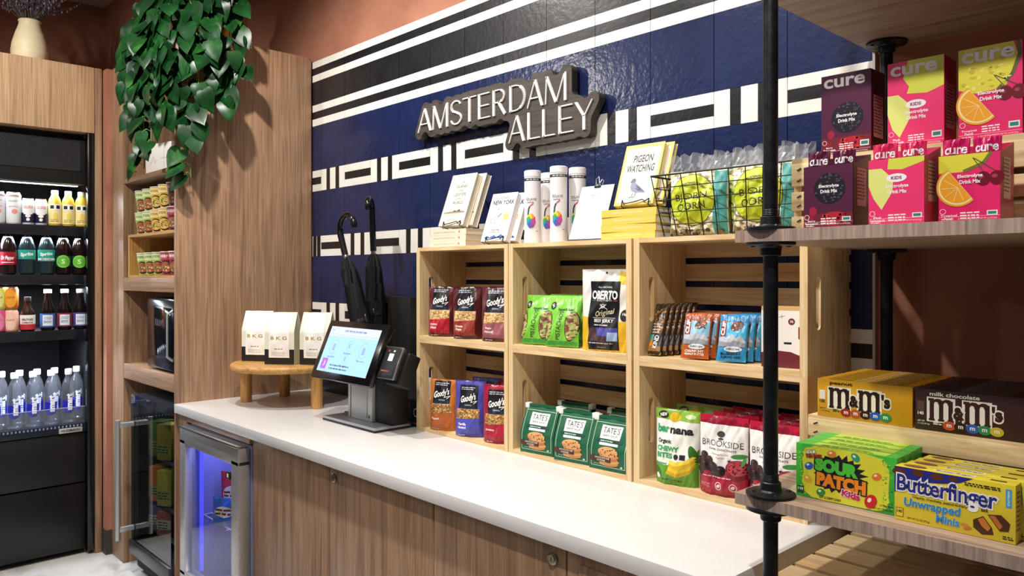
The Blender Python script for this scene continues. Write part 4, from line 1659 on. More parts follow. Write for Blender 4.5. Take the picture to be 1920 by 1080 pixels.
def a_wat(a):
    a.ell(0.0, 0.085, 0.030, 0.034, wblue)
    a.rect(-0.03, 0.088, 0.03, 0.12, wblue)
    a.text('smart', 0.004, 0.112, 0.088, 0.028, M('#f2f5ff', 0.4), 0.05, rot=90)
    a.text('water', 0.021, 0.150, 0.03, 0.008, M('#f2f5ff', 0.4), 0.03, rot=90)


GW = 'clear water bottles in the cooler well'
proto = thing('water_bottle', 'clear water bottle in the front row of the cooler well, at the left edge', 'bottle', (XD + 0.02, 0.765, 0.7004), RZ, GW)
MB().lathe(wprof, water, 28).build('body', proto)
MB().lathe([(0.0165, 0.255), (0.017, 0.262), (0.017, 0.281), (0.0155, 0.284)], M('#e9edf3', 0.4), 20).build('cap', proto)
b = MB()
a_wat(Art(b, cyl_S(0.033), 0.012))
b.build('label', proto)
front = [(0.850, 'second from the left edge'), (0.932, 'third from the left edge'), (1.014, 'second from the right'), (1.096, 'at the right')]
for y, nm in front:
    dup(proto, (XD + 0.02, y, 0.7004), RZ, 0, 'clear water bottle in the front row of the cooler well, ' + nm)
for y, nm in ((0.812, 'far left'), (0.892, 'second from the left'), (0.972, 'middle'), (1.054, 'second from the right'), (1.160, 'by the right wall')):
    dup(proto, (XD - 0.085, y, 0.7004), RZ, 0, 'clear water bottle in the back row of the cooler well, ' + nm)

# ================================================================== goods in the counter crates
GRAN = [M('#c99a55', 0.6), M('#a9753a', 0.6), M('#e3c48a', 0.6), M('#7d4f26', 0.6)]
BLK = M('#15151a', 0.35)


def granola(film_, lower, flav, seed, lightgrain=False, w=0.115, h=0.180):
    root = thing('granola_pouch', 'x', 'pouch')
    p = Pouch(w, h, 0.076, seed=seed)
    b = p.mesh(M(film_, 0.28))
    a = Art(b, p.S, 0.018)
    k = w / 0.115
    a.rect(-0.034 * k, 0.098, 0.034 * k, 0.176, BLK)
    a.ell(0, 0.101, 0.031, 0.014, M('#202a3c', 0.3))
    a.rect(-0.042 * k, 0.060, 0.042 * k, 0.096, M('#d8b27a' if lightgrain else '#b58444', 0.55))
    a.specks(-0.040 * k, 0.062, 0.040 * k, 0.094, 190, 0.0018, 0.0042, [M('#ecd3a4', 0.6)] + GRAN[:3] if lightgrain else GRAN, seed)
    a.poly([(-0.043 * k, 0.012), (0.043 * k, 0.012), (0.043 * k, 0.066), (-0.043 * k, 0.060)], M(lower, 0.35))
    a.text("Goody's", -0.001, 0.130, 0.062, 0.030, WHITE, 0.03, rot=14, shear=0.25)
    a.line([(0.01, 0.118), (0.034, 0.124), (0.02, 0.113)], 0.002, WHITE)
    a.text('GRANOLA', 0.002, 0.109, 0.026, 0.0045, M('#c9c9c9'), 0.02)
    a.lines(-0.03, 0.166, 0.032, 2, 0.006, 0.003, M('#b9bcc4'), seed)
    for i, t in enumerate(flav):
        a.text(t, -0.018, 0.044 - i * 0.011, 0.034 if len(t) > 5 else 0.026, 0.008, M('#f6e9e4'), 0.03)
    a.lines(-0.035, 0.004, 0.0, 1, 0.01, 0.003, M('#d9c8c0'), seed)
    b.build('body', root)
    m = MB()
    m.box(-w * 0.47, w * 0.47, -0.0022, 0.0022, h - 0.008, h + 0.0005, M(film_, 0.28))
    m.build('top_seal', root)
    return root


def put(o, loc, rz, label, group=None, tilt=0.0):
    o.location = loc
    o.rotation_euler = (R(-tilt), 0, R(rz))
    o['label'] = label
    if group:
        o['group'] = group
    return o


GG = 'granola pouches in the left crates'
yG = 1.742
put(granola('#5a1c22', '#b01c2e', ('Cranberry', 'Nut'), 1, True), (-2.215, yG, Z1), 22, 'maroon granola pouch with a bright red lower panel, top left crate', GG)
g2 = put(granola('#4d1a1f', '#94352c', ('Cinnamon', 'Pecan'), 2, True), (-2.070, yG - 0.002, Z1), 22, 'maroon granola pouch with a rust lower panel, middle of the top left crate', GG)
put(granola('#5f2730', '#9a5a60', ('Maple', 'Almond'), 3, True), (-1.915, yG - 0.002, Z1), 22, 'maroon granola pouch with a dusty pink lower panel, top left crate', GG)
dup(g2, (-2.000, yG + 0.105, Z1), 22, 0, 'maroon granola pouch half hidden in the second row of the top left crate')
put(granola('#c2702e', '#b8602c', ('Peanut',), 4), (-2.200, yG - 0.004, Z0), 22, 'orange granola pouch in the bottom left crate', GG)
gv = put(granola('#4d4aa0', '#4a4fae', ('Vanilla', 'Almond'), 5, w=0.122, h=0.19), (-2.050, yG - 0.004, Z0), 22, 'violet blue granola pouch in the bottom left crate', GG)
gr = put(granola('#9c1f3a', '#a51f35', ('Cranberry',), 6, h=0.19), (-1.905, yG - 0.004, Z0), 22, 'crimson granola pouch in the bottom left crate', GG)
dup(gv, (-2.075, yG + 0.095, Z0), 20, 0, 'violet granola pouch in the back row of the bottom left crate, left one')
dup(gr, (-1.945, yG + 0.095, Z0), 20, 0, 'crimson granola pouch in the back row of the bottom left crate, right one')


def pistachio(seed):
    root = thing('pistachio_bag', 'x', 'bag', group='green pistachio bags')
    p = Pouch(0.114, 0.160, 0.05, pillow=True, seed=seed)
    b = p.mesh(M('#7cc843', 0.32), back=M('#2f8a35', 0.35))
    a = Art(b, p.S, 0.016)
    g = M('#3f9f3e', 0.35)
    a.rect(-0.055, 0.004, 0.055, 0.016, g)
    for cx, rx, rt in ((0.036, 0.019, -8), (-0.050, 0.011, -6)):
        a.ell(cx, 0.062, rx + 0.003, 0.046, M('#2c3a18', 0.4), rt)
        a.ell(cx, 0.062, rx, 0.043, M('#b99b66', 0.5), rt)
        a.specks(cx - rx, 0.024, cx + rx, 0.10, 120, 0.004, 0.008, [M('#e0cda0', 0.5), M('#6b5a2e', 0.5), M('#8a3f4a', 0.5), M('#a9b060', 0.5)], seed,
                 inside=lambda x, z: ((x - cx) / (rx * 0.85)) ** 2 + ((z - 0.062) / 0.039) ** 2 < 1)
    a.text('PISTACHIOS', -0.006, 0.064, 0.088, 0.015, INK, 0.0, rot=84)
    a.ell(-0.035, 0.125, 0.013, 0.013, INK)
    a.text('S', -0.035, 0.125, 0.010, 0.014, WHITE, 0.03, rot=35)
    a.text('Roasted & Salted', 0.012, 0.113, 0.052, 0.008, M('#1e3a14'), 0.03)
    b.build('body', root)
    m = MB().box(-0.055, 0.055, -0.0016, 0.0016, 0.153, 0.161, M('#8bd05a', 0.35))
    m.build('top_seal', root)
    return root


q = put(pistachio(3), (-1.726, 1.735, Z1 + 0.001), 14, 'green pistachio bag at the left front of the top middle crate', None, 15)
dup(q, (-1.610, 1.729, Z1 + 0.001), 16, 14, 'green pistachio bag beside the jerky pouch, front row')
dup(q, (-1.700, 1.815, Z1 + 0.001), 10, 12, 'green pistachio bag in the second row, left one')
dup(q, (-1.580, 1.820, Z1 + 0.001), 10, 12, 'green pistachio bag in the second row, half behind the jerky pouch')

root = thing('jerky_pouch', 'white and yellow beef jerky pouch with a big black front label', 'pouch', (-1.446, 1.752, Z1), 6)
p = Pouch(0.184, 0.238, 0.07, seed=9, crease=0.003)
b = p.mesh(M('#e3e0da', 0.32))
a = Art(b, p.S, 0.02)
yl = M('#e2b52a', 0.35)
a.poly([(-0.091, 0.0), (0.091, 0.0), (0.091, 0.085), (0.05, 0.088), (-0.05, 0.098), (-0.091, 0.10)], yl)
a.rect(0.045, 0.195, 0.091, 0.236, M('#e8c23c', 0.35))
a.rect(-0.053, 0.004, 0.053, 0.203, BLK)
a.text('OBERTO', 0, 0.163, 0.094, 0.026, WHITE, 0.035)
a.text('ALL NATURAL', 0, 0.186, 0.046, 0.005, M('#c9c9c9'), 0.02)
a.rect(-0.047, 0.146, -0.030, 0.148, M('#2f7a4c'))
a.rect(0.030, 0.146, 0.048, 0.148, M('#c23b3b'))
a.text('SPECIALTY MEATS', 0, 0.147, 0.052, 0.004, M('#d5d5d5'), 0.01)
a.line([(-0.010, 0.136), (0.012, 0.122)], 0.0015, WHITE)
a.line([(0.010, 0.136), (-0.012, 0.122)], 0.0015, WHITE)
a.ring(0, 0.131, 0.006, 0.0012, WHITE)
a.text('Original', 0.003, 0.110, 0.062, 0.020, M('#f0e0b0'), 0.0, rot=10, shear=0.35)
a.rect(-0.038, 0.0965, 0.038, 0.0975, WHITE)
a.text('BEEF JERKY', 0, 0.087, 0.068, 0.013, WHITE, 0.02)
a.lines(-0.034, 0.074, 0.034, 1, 0.01, 0.0035, M('#c9c9c9'), 2)
a.poly([(-0.05, 0.028), (0.05, 0.028), (0.05, 0.070), (-0.05, 0.066)], M('#4a3232', 0.25))
a.poly([(-0.02, 0.045), (0.05, 0.045), (0.05, 0.068), (-0.028, 0.068)], M('#4c4c9c', 0.25))
a.rect(0.02, 0.031, 0.05, 0.056, M('#9db4d9', 0.25))
a.lines(-0.05, 0.022, 0.05, 1, 0.01, 0.003, M('#c9c9c9'), 5)
a.lines(-0.02, 0.010, 0.02, 1, 0.01, 0.003, M('#8c8c8c'), 6)
a.ell(0.070, 0.105, 0.012, 0.017, INK)
a.text('10g', 0.070, 0.108, 0.012, 0.009, WHITE, 0.03)
a.ell(0.0, 0.228, 0.003, 0.003, INK)
b.build('body', root)
MB().box(-0.089, 0.089, -0.002, 0.002, 0.229, 0.2385, M('#e9e7e2', 0.35)).build('top_seal', root)


def cookies():
    root = thing('cookie_bag', 'x', 'bag', group='green cookie bags in the bottom middle crate')
    g = Gusset(0.132, 0.142, 0.082, 0.40, 0.012, 0.003)
    gm = M('#0c5a3c', 0.4)
    b = g.mesh(gm, None, M('#0b4530', 0.42))
    kz = 0.142 / 0.158
    a = Art(b, lambda x, z, o: g.S(x, z * kz, o), 0.02)
    ln = M('#c7d8b8', 0.5)
    a.line([(-0.058, 0.152), (-0.058, 0.012), (0.058, 0.012), (0.058, 0.152)], 0.0016, ln)
    a.line([(-0.058, 0.145), (0.058, 0.145)], 0.0016, ln)
    a.poly([(-0.034, 0.098), (0.034, 0.098), (0.036, 0.138), (-0.036, 0.138)], M('#e9ede6', 0.5))
    a.text("TATE'S", 0, 0.124, 0.058, 0.018, INK, 0.0)
    a.text('BAKE SHOP', 0, 0.108, 0.05, 0.006, INK, 0.0)
    a.rect(-0.044, 0.088, 0.044, 0.096, M('#123f3a', 0.5))
    a.lines(-0.03, 0.0905, 0.03, 1, 0.01, 0.003, M('#b9d0c8'), 2)
    a.rect(-0.032, 0.079, 0.032, 0.087, M('#dfe9ea', 0.5))
    ck_ = [M('#c98a4e', 0.6), M('#d9a063', 0.6), M('#b9763c', 0.6)]
    for i, z in enumerate((0.024, 0.032, 0.040, 0.048)):
        a.ell(0.002 + (i % 2) * 0.004, z, 0.033, 0.009, ck_[i % 3])
    a.ell(0.002, 0.060, 0.034, 0.016, ck_[1])
    a.specks(-0.026, 0.050, 0.030, 0.071, 16, 0.0015, 0.0035, [M('#4a2a18')], 5)
    a.rect(-0.064, 0.027, 0.012, 0.043, M('#4f2a22', 0.5))
    a.text('CHOCOLATE CHIP', -0.018, 0.039, 0.052, 0.005, M('#f0dcc8'), 0.02)
    a.text('COOKIES', -0.022, 0.031, 0.03, 0.005, M('#f0dcc8'), 0.02)
    a.text('NET WT 7 OZ (198g)', -0.030, 0.018, 0.036, 0.0035, M('#d9e6d2'), 0.01)
    a.ell(0.046, 0.017, 0.004, 0.003, ln)
    a = Art(b, side_S(0.132 - 0.004), 0.02)
    a.rect(-0.030, 0.014, 0.030, 0.048, M('#3c4640', 0.4))
    a.lines(-0.025, 0.040, 0.025, 4, 0.008, 0.003, M('#8d958c'), 8)
    b.build('body', root)
    t = MB()
    t.box(-0.064, 0.064, -0.008, 0.008, 0.141, 0.147, gm)
    for s in (-1, 1):
        t.cbox(s * 0.062 - 0.008, s * 0.062 + 0.008, -0.011, 0.009, 0.134, 0.150, M('#e9ece8', 0.5), 0.001)
    t.build('tin_tie', root)
    return root


q = put(cookies(), (-1.700, 1.746, Z0), 6, 'green cookie bag at the left front of the bottom middle crate', None)
dup(q, (-1.552, 1.745, Z0), 6, 0, 'green cookie bag in the middle of the front row')
dup(q, (-1.411, 1.746, Z0), 4, 0, 'green cookie bag at the right of the front row, beside the crate edge')
dup(q, (-1.660, 1.853, Z0), 5, 0, 'green cookie bag in the back row, left one')
dup(q, (-1.455, 1.858, Z0), 5, 0, 'green cookie bag in the back row, right one')


def kind_bar():
    root = thing('nut_bar', 'x', 'bar', group='nut bars leaning in the top right crate')
    p = Pouch(0.042, 0.150, 0.017, pillow=True, seed=4, crease=0.0006)
    b = p.mesh(M('#3c2a1c', 0.28))
    a = Art(b, p.S, 0.012)
    a.specks(-0.015, 0.06, 0.015, 0.135, 80, 0.003, 0.006, [M('#8a5a2a', 0.4), M('#c98f3f', 0.4), M('#5a3a1e', 0.4)], 3)
    a.rect(-0.018, 0.010, 0.018, 0.024, M('#9a6a24', 0.4))
    a.rect(-0.018, 0.024, -0.006, 0.040, M('#d07b1e', 0.4))
    a.rect(-0.018, 0.040, -0.006, 0.056, M('#3f9f9a', 0.4))
    a.rect(-0.006, 0.024, 0.018, 0.056, M('#2a2433', 0.4))
    a.text('KIND', 0.003, 0.036, 0.036, 0.013, WHITE, 0.03, rot=82)
    a.lines(-0.012, 0.085, 0.014, 4, 0.008, 0.003, M('#d9d9c8'), 7)
    b.build('body', root)
    m = MB().box(-0.0205, 0.0205, -0.0013, 0.0013, 0.0, 0.008, M('#a87a30', 0.35))
    m.box(-0.0205, 0.0205, -0.0013, 0.0013, 0.142, 0.150, M('#6b4a22', 0.35))
    m.build('end_seals', root)
    return root


q = put(kind_bar(), (-1.262, 1.722, Z1 + 0.003), 10, 'dark nut bar with a striped end, frontmost of its leaning row', None, 24)
for i in range(1, 6):
    dup(q, (-1.262 + 0.004 * i, 1.722 + 0.0222 * i, Z1 + 0.003), 10, 24 - i * 0.5, 'dark nut bar, %s from the front of the leaning row' % ['second', 'third', 'fourth', 'fifth', 'sixth'][i - 1])


def energy_bar(top, sky, low, flav, seed):
    root = thing('energy_bar', 'x', 'bar')
    p = Pouch(0.078, 0.122, 0.022, pillow=True, seed=seed, crease=0.0009)
    b = p.mesh(M(low, 0.28))
    a = Art(b, p.S, 0.014)
    a.rect(-0.036, 0.100, 0.036, 0.117, M(top, 0.3))
    a.rect(-0.036, 0.058, 0.036, 0.100, M(sky, 0.3))
    a.poly([(-0.036, 0.036), (0.036, 0.036), (0.036, 0.052), (0.024, 0.066), (0.012, 0.058), (0.0, 0.070), (-0.014, 0.058), (-0.026, 0.066), (-0.036, 0.058)], M('#b9bdc6', 0.3))
    a.poly([(-0.036, 0.036), (0.036, 0.036), (0.036, 0.047), (0.01, 0.052), (-0.01, 0.046), (-0.036, 0.051)], M('#8f939c', 0.3))
    a.rect(-0.033, 0.062, -0.016, 0.104, M('#8f2026', 0.35))
    a.text('CLIF', -0.0245, 0.083, 0.037, 0.012, WHITE, 0.05, rot=86, shear=0.15)
    a.ell(0.012, 0.090, 0.018, 0.012, M('#5a3a2a', 0.4), 30)
    a.specks(0.0, 0.080, 0.026, 0.10, 24, 0.002, 0.004, [M('#e6d2b0'), M('#b0452f'), M('#2a2a33')], seed)
    a.ell(0.006, 0.030, 0.024, 0.007, M('#d9dce2', 0.35))
    a.text('ENERGY BAR', 0.006, 0.030, 0.036, 0.005, INK, 0.02)
    for i, t in enumerate(flav):
        a.text(t, 0.0, 0.0185 - i * 0.008, 0.054, 0.006, M('#f6f0e4') if low != '#2f8fc4' else INK, 0.03)
    b.build('body', root)
    m = MB().box(-0.038, 0.038, -0.0014, 0.0014, 0.0, 0.006, M(low, 0.3))
    m.box(-0.038, 0.038, -0.0014, 0.0014, 0.116, 0.122, M(top, 0.3))
    m.build('end_seals', root)
    return root


ord_ = ['frontmost', 'second', 'third', 'fourth', 'fifth']
for x, y, args, nm, gp, sd in ((-1.135, 1.726, ('#9a4a20', '#8fc0de', '#b85a24', ('CRUNCHY', 'PEANUT BUTTER')), 'orange and brown', 'orange energy bars', 2),
                           (-1.030, 1.728, ('#2f80b8', '#4ab2dc', '#2f8fc4', ('BLUEBERRY', 'ALMOND CRISP')), 'sky blue', 'blue energy bars', 3)):
    q = energy_bar(*args, sd)
    for i in range(5):
        loc = (x + i * 0.004, y + i * 0.0285, Z1 + 0.003)
        lb = '%s energy bar wrapper, %s of its leaning row' % (nm, ord_[i])
        if i == 0:
            put(q, loc, 12, lb, gp, 17)
        else:
            dup(q, loc, 12, 17, lb, gp)

root = thing('chocolate_box', 'white and maroon chocolate box with a red ribbon in the top right crate', 'box', (-0.897, 1.748, Z1), 10)
b = MB().cbox(-0.05, 0.05, -0.017, 0.017, 0, 0.146, M('#c79f62', 0.5), 0.001)
a = Art(b, box_S(0.034))
a.rect(-0.05, 0.0, 0.042, 0.136, M('#eeeae4', 0.5))
a.poly([(-0.05, 0), (0.042, 0), (0.042, 0.030), (0.02, 0.038), (-0.01, 0.040), (-0.05, 0.034)], M('#6a2630', 0.45))
a.ell(0.022, 0.110, 0.008, 0.008, M('#6a2630'))
a.text('70', 0.022, 0.110, 0.008, 0.006, WHITE, 0.02)
a.line([(-0.008, 0.120), (0.006, 0.123)], 0.001, M('#4a4a4a'))
a.line([(-0.001, 0.117), (-0.001, 0.126)], 0.001, M('#4a4a4a'))
a.rect(0.004, 0.056, 0.022, 0.061, INK)
b.build('body', root)
MB().box(0.0501, 0.0508, -0.012, 0.012, 0.0, 0.146, M('#a01f26', 0.4)).build('ribbon', root)
MB().box(0.038, 0.0513, -0.0186, -0.0173, 0.070, 0.098, M('#8a2030', 0.4)).build('bow', root)

# bottom right crate
root = thing('banana_bites_pouch', 'white and green banana bites pouch at the left of the bottom right crate', 'pouch', (-1.196, 1.742, Z0), 8)
p = Pouch(0.130, 0.196, 0.07, seed=5, crease=0.002)
b = p.mesh(M('#efefe6', 0.3))
a = Art(b, p.S, 0.018)
gr1, gr2, yb = M('#5f9a2c', 0.35), M('#35701f', 0.35), M('#e0b91c', 0.4)
a.poly([(-0.066, 0.172), (0.066, 0.168), (0.066, 0.195), (-0.066, 0.195)], M('#86b33c', 0.35))
a.ell(-0.038, 0.182, 0.016, 0.010, INK)
a.text('NEW', -0.038, 0.182, 0.022, 0.009, WHITE, 0.03, rot=10)
a.ell(-0.004, 0.178, 0.015, 0.012, yb)
a.ell(0.04, 0.182, 0.014, 0.006, M('#cfe0a8'))
a.text('bar', -0.036, 0.146, 0.036, 0.022, M('#35a06a'), 0.05)
a.text('nana', 0.018, 0.1425, 0.066, 0.0155, INK, 0.045)
a.text('Organic', -0.030, 0.112, 0.044, 0.015, INK, 0.03, rot=2)
a.text('CHEWY', -0.020, 0.094, 0.066, 0.014, M('#2f9f60'), 0.045)
a.text('BITES', -0.029, 0.076, 0.048, 0.014, M('#2f9f60'), 0.045)
a.ell(0.006, 0.075, 0.007, 0.007, INK)
a.rect(0.016, 0.069, 0.032, 0.082, INK)
a.poly([(-0.064, 0.0), (0.064, 0.0), (0.064, 0.10), (0.05, 0.078), (0.02, 0.060), (-0.02, 0.050), (-0.064, 0.052)], gr1)
a.ell(0.052, 0.085, 0.010, 0.024, gr2, 20)
a.ell(-0.05, 0.03, 0.018, 0.012, gr2, -30)
a.rect(-0.06, 0.053, -0.022, 0.064, M('#e9f0e6'))
a.rect(-0.06, 0.053, -0.022, 0.056, M('#4aa07a'))
for i, c in enumerate(('#caa216', '#e3bf2a', '#d4ad1c', '#ecd04a')):
    a.poly([(-0.022 + i * 0.004, 0.030 + i * 0.008), (0.012, 0.022 + i * 0.010), (0.045, 0.034 + i * 0.010), (0.060, 0.058 + i * 0.007), (0.052, 0.060 + i * 0.007),
            (0.036, 0.046 + i * 0.008), (0.010, 0.036 + i * 0.009), (-0.016, 0.040 + i * 0.008)], M(c, 0.4))
a.ell(-0.048, 0.020, 0.008, 0.007, WHITE)
a.text('NET WT 3.1 OZ (88g)', -0.005, 0.013, 0.06, 0.006, INK, 0.02)
b.build('body', root)
MB().box(-0.065, 0.065, -0.002, 0.002, 0.189, 0.197, M('#86b33c', 0.35)).build('top_seal', root)
bb_ = root
dup(root, (-1.196, 1.835, Z0), 4, 0, 'white and green banana bites pouch hidden in the second row')


def choco():
    root = thing('chocolate_pouch', 'x', 'pouch', group='white and red chocolate pouches in the bottom right crate')
    p = Pouch(0.134, 0.198, 0.055, seed=2, crease=0.0022)
    b = p.mesh(M('#8f1530', 0.24), back=M('#7a1028', 0.3))
    a = Art(b, p.S, 0.02)
    a.rect(-0.066, 0.060, 0.066, 0.178, M('#edebe8', 0.32))
    a.text('BROOKSIDE', 0, 0.131, 0.112, 0.015, INK, -0.004)
    for x in (-0.052, 0.052):
        a.rect(x - 0.004, 0.1225, x + 0.005, 0.1235, INK)
    a.text('DARK CHOCOLATE', 0.002, 0.116, 0.076, 0.005, INK, 0.02)
    a.ell(-0.004, 0.154, 0.010, 0.008, M('#3c3c3a'))
    a.rect(-0.005, 0.143, -0.003, 0.152, M('#3c3c3a'))
    a.ell(-0.004, 0.1425, 0.007, 0.0025, M('#3c3c3a'))
    a.text('Pomegranate', -0.004, 0.104, 0.044, 0.006, M('#b05a66'), 0.0)
    a.text('Flavor', -0.002, 0.096, 0.022, 0.006, M('#b05a66'), 0.0)
    a.poly([(-0.066, 0.006), (0.066, 0.006), (0.066, 0.064), (0.0, 0.058), (-0.066, 0.066)], M('#a21f35', 0.3))
    dkc = [M('#2a1a1c', 0.3), M('#3a2426', 0.3), M('#1e1214', 0.3)]
    for i, (x, z, r) in enumerate([(-0.062, 0.078, 0.014), (-0.05, 0.096, 0.012), (-0.044, 0.074, 0.015), (-0.022, 0.070, 0.015), (-0.032, 0.088, 0.010), (0.0, 0.064, 0.013), (-0.06, 0.058, 0.012), (-0.016, 0.054, 0.011)]):
        a.ell(x, z, r, r * 0.95, dkc[i % 3])
        a.ell(x - r * 0.35, z + r * 0.35, r * 0.25, r * 0.15, M('#5a4446', 0.3))
    a.ell(0.044, 0.070, 0.032, 0.025, M('#7a1824', 0.4))
    a.ell(0.044, 0.075, 0.028, 0.018, M('#b04a54', 0.4))
    a.specks(0.02, 0.062, 0.068, 0.092, 70, 0.002, 0.004, [M('#8f1f30', 0.3), M('#c23a4a', 0.3), M('#5f0f1c', 0.3)], 4)
    a.ell(0.046, 0.104, 0.020, 0.006, M('#3f8a3a', 0.4), 6)
    a.ell(0.058, 0.092, 0.012, 0.004, M('#4f9a44', 0.4), 70)
    a.text('NET WT 7 OZ', -0.045, 0.024, 0.03, 0.010, M('#e0b0b8'), 0.0)
    for x in (-0.004, 0.034):
        a.ring(x, 0.026, 0.010, 0.0018, M('#e6d2d2'))
        a.ell(x, 0.026, 0.006, 0.004, M('#d8c4c4'), 30)
    a.lines(-0.05, 0.046, 0.05, 1, 0.01, 0.003, M('#d9a0aa'), 6)
    b.build('body', root)
    m = MB().box(-0.065, 0.065, -0.002, 0.002, 0.180, 0.199, M('#c01f3f', 0.22))
    m.build('top_seal', root)
    return root


q = put(choco(), (-1.053, 1.737, Z0), 6, 'white and red chocolate pouch beside the banana bites, front row', None)
dup(q, (-0.914, 1.737, Z0), 2, 0, 'white and red chocolate pouch behind the iron pipe, front row')
for i in range(3):
    dup(q, (-1.053, 1.7925 + 0.0485 * i, Z0), 0, 0, 'red topped chocolate pouch, %s from the front in the left file' % ['second', 'third', 'fourth'][i])
    dup(q, (-0.914, 1.7925 + 0.0485 * i, Z0), 0, 0, 'red topped chocolate pouch, %s from the front in the right file behind the pipe' % ['second', 'third', 'fourth'][i])

# ================================================================== on top of the crates
paper = noise_mat('page_block', ['#d9cfb4', '#e9e1ca', '#efe8d6'], (4, 4, 260), 3, 2, 0, 0.8)
paper_y = noise_mat('page_block_long', ['#d9cfb4', '#e9e1ca', '#efe8d6'], (4, 260, 4), 3, 2, 0, 0.8)


def book(label, w, h, t, cov, art, spine=None, group=None, pg=None):
    """standing book: cover faces -y, spine on the -x side"""
    root = thing('book', label, 'book', group=group)
    MB().box(-w / 2 + 0.002, w / 2 - 0.003, -t / 2 + 0.0012, t / 2 - 0.0012, 0.002, h - 0.002, pg or paper_y).build('pages', root)
    m = MB()
    m.box(-w / 2, w / 2, -t / 2, -t / 2 + 0.0012, 0, h, cov)
    m.box(-w / 2, w / 2, t / 2 - 0.0012, t / 2, 0, h, cov)
    m.box(-w / 2 - 0.0005, -w / 2 + 0.0012, -t / 2, t / 2, 0, h, spine or cov)
    if art:
        art(Art(m, box_S(t)))
    m.build('cover', root)
    return root


def flat_book(label, w, d, t, cov, art, loc, rz, group):
    """book lying flat, spine towards -y"""
    root = thing('book', label, 'book', loc, rz, group)
    MB().box(-w / 2 + 0.002, w / 2 - 0.002, 0.001, d - 0.003, 0.0012, t - 0.0012, paper).build('pages', root)
    m = MB()
    m.box(-w / 2, w / 2, 0, d, 0, 0.0012, cov)
    m.box(-w / 2, w / 2, 0, d, t - 0.0012, t, cov)
    m.box(-w / 2, w / 2, -0.001, 0.0012, 0, t, cov)
    if art:
        art(Art(m, lambda x, z, o: Vector((x, -0.001 - o, z))))
    m.build('cover', root)
    return root


def easel(label, loc, rz, w, tilt, t):
    """wire book stand: front hooks, back frame"""
    o = MB()
    wm = M('#141416', 0.35, 0.6)
    T = Matrix.Rotation(R(-tilt), 4, 'X')
    r = 0.0018
    for s in (-1, 1):
        o.tube([T @ Vector((s * w * 0.32, t / 2 + 0.003, 0.16)), T @ Vector((s * w * 0.36, t / 2 + 0.003, 0.0)), T @ Vector((s * w * 0.36, -t / 2 - 0.004, -0.003)), T @ Vector((s * w * 0.36, -t / 2 - 0.006, 0.016))], r, wm, 6)
        tp = T @ Vector((s * w * 0.32, t / 2 + 0.003, 0.16))
        o.tube([tp, (s * w * 0.42, tp.y + 0.055, 0.0035)], r, wm, 6)
    o.tube([T @ Vector((-w * 0.32, t / 2 + 0.003, 0.16)), T @ Vector((w * 0.32, t / 2 + 0.003, 0.16))], r, wm, 6)
    pts = [(-0.36, 0.016), (-0.30, 0.004), (-0.1, 0.007), (0.05, 0.010), (0.18, 0.014), (0.27, 0.008), (0.36, 0.016)]
    o.tube([T @ Vector((x * w, -t / 2 - 0.006, z)) for x, z in pts], r, wm, 6)
    tag(o.build('book_stand', loc=loc, rot=(0, 0, R(rz))), label, 'stand')


creamc = M('#e4d9c6', 0.5)


def a_isl(a):
    for i, (t, w) in enumerate((('THE', 0.016), ('ISLAND', 0.058), ('at the', 0.02), ('CENTER', 0.064), ('of the', 0.02), ('WORLD', 0.058))):
        a.text(t, 0.004, 0.172 - i * 0.0165, w, 0.006 if i % 2 == 0 else 0.012, M('#4e4e54'), 0.008)
    a.poly([(-0.055, 0.052), (-0.02, 0.056), (0.0, 0.053), (0.03, 0.056), (0.055, 0.053), (0.055, 0.048), (-0.055, 0.048)], M('#8f7f68'))
    a.poly([(-0.012, 0.054), (0.0, 0.060), (0.01, 0.056), (0.026, 0.063), (0.032, 0.054)], M('#4a4038'))
    a.lines(-0.05, 0.044, 0.04, 2, 0.006, 0.002, M('#b5a68e'), 3)
    a.text('A HISTORY OF MANHATTAN', 0.0, 0.022, 0.06, 0.004, M('#8a8070'), 0)


def a_ispine(a):
    a.text('THE ISLAND AT THE CENTER OF THE WORLD', -0.02, 0.0105, 0.12, 0.005, M('#b5ab98'), 0)
    a.ell(0.065, 0.0105, 0.004, 0.004, M('#c9763c'))


GI = 'cream history books on the left crate'
for i in range(3):
    flat_book('cream paperback lying flat on the left crate, %s of the stack of three' % ['bottom', 'middle', 'top'][i], 0.205, 0.135, 0.0208, creamc, a_ispine, (-2.178 + 0.002 * i, 1.735, ZT + 0.0211 * i), 0, GI)
zs = ZT + 0.0636
TI = 21


def lean(o, x, y, z, rz, tilt, t, w=0.1):
    """stand a leaning object with its lower front edge on height z"""
    o.location = (x, y, z + t / 2 * sin(R(tilt)) + 0.0005)
    o.rotation_euler = (R(-tilt), 0, R(rz))


bi = book('cream book about the island at the world centre, front copy on the wire stand', 0.132, 0.205, 0.026, creamc, a_isl, group=GI)
lean(bi, -2.168, 1.752, zs + 0.004, 3, TI, 0.026)
b2 = dup(bi, (0, 0, 0), 0, 0, 'cream book about the island at the world centre, copy behind on the stand')
lean(b2, -2.152, 1.783, zs + 0.004, 3, TI, 0.026)
easel('black wire book stand on the cream book stack', (-2.160, 1.7675, zs + 0.0015), 3, 0.125, TI, 0.058)

nyw = M('#e9ebee', 0.4)


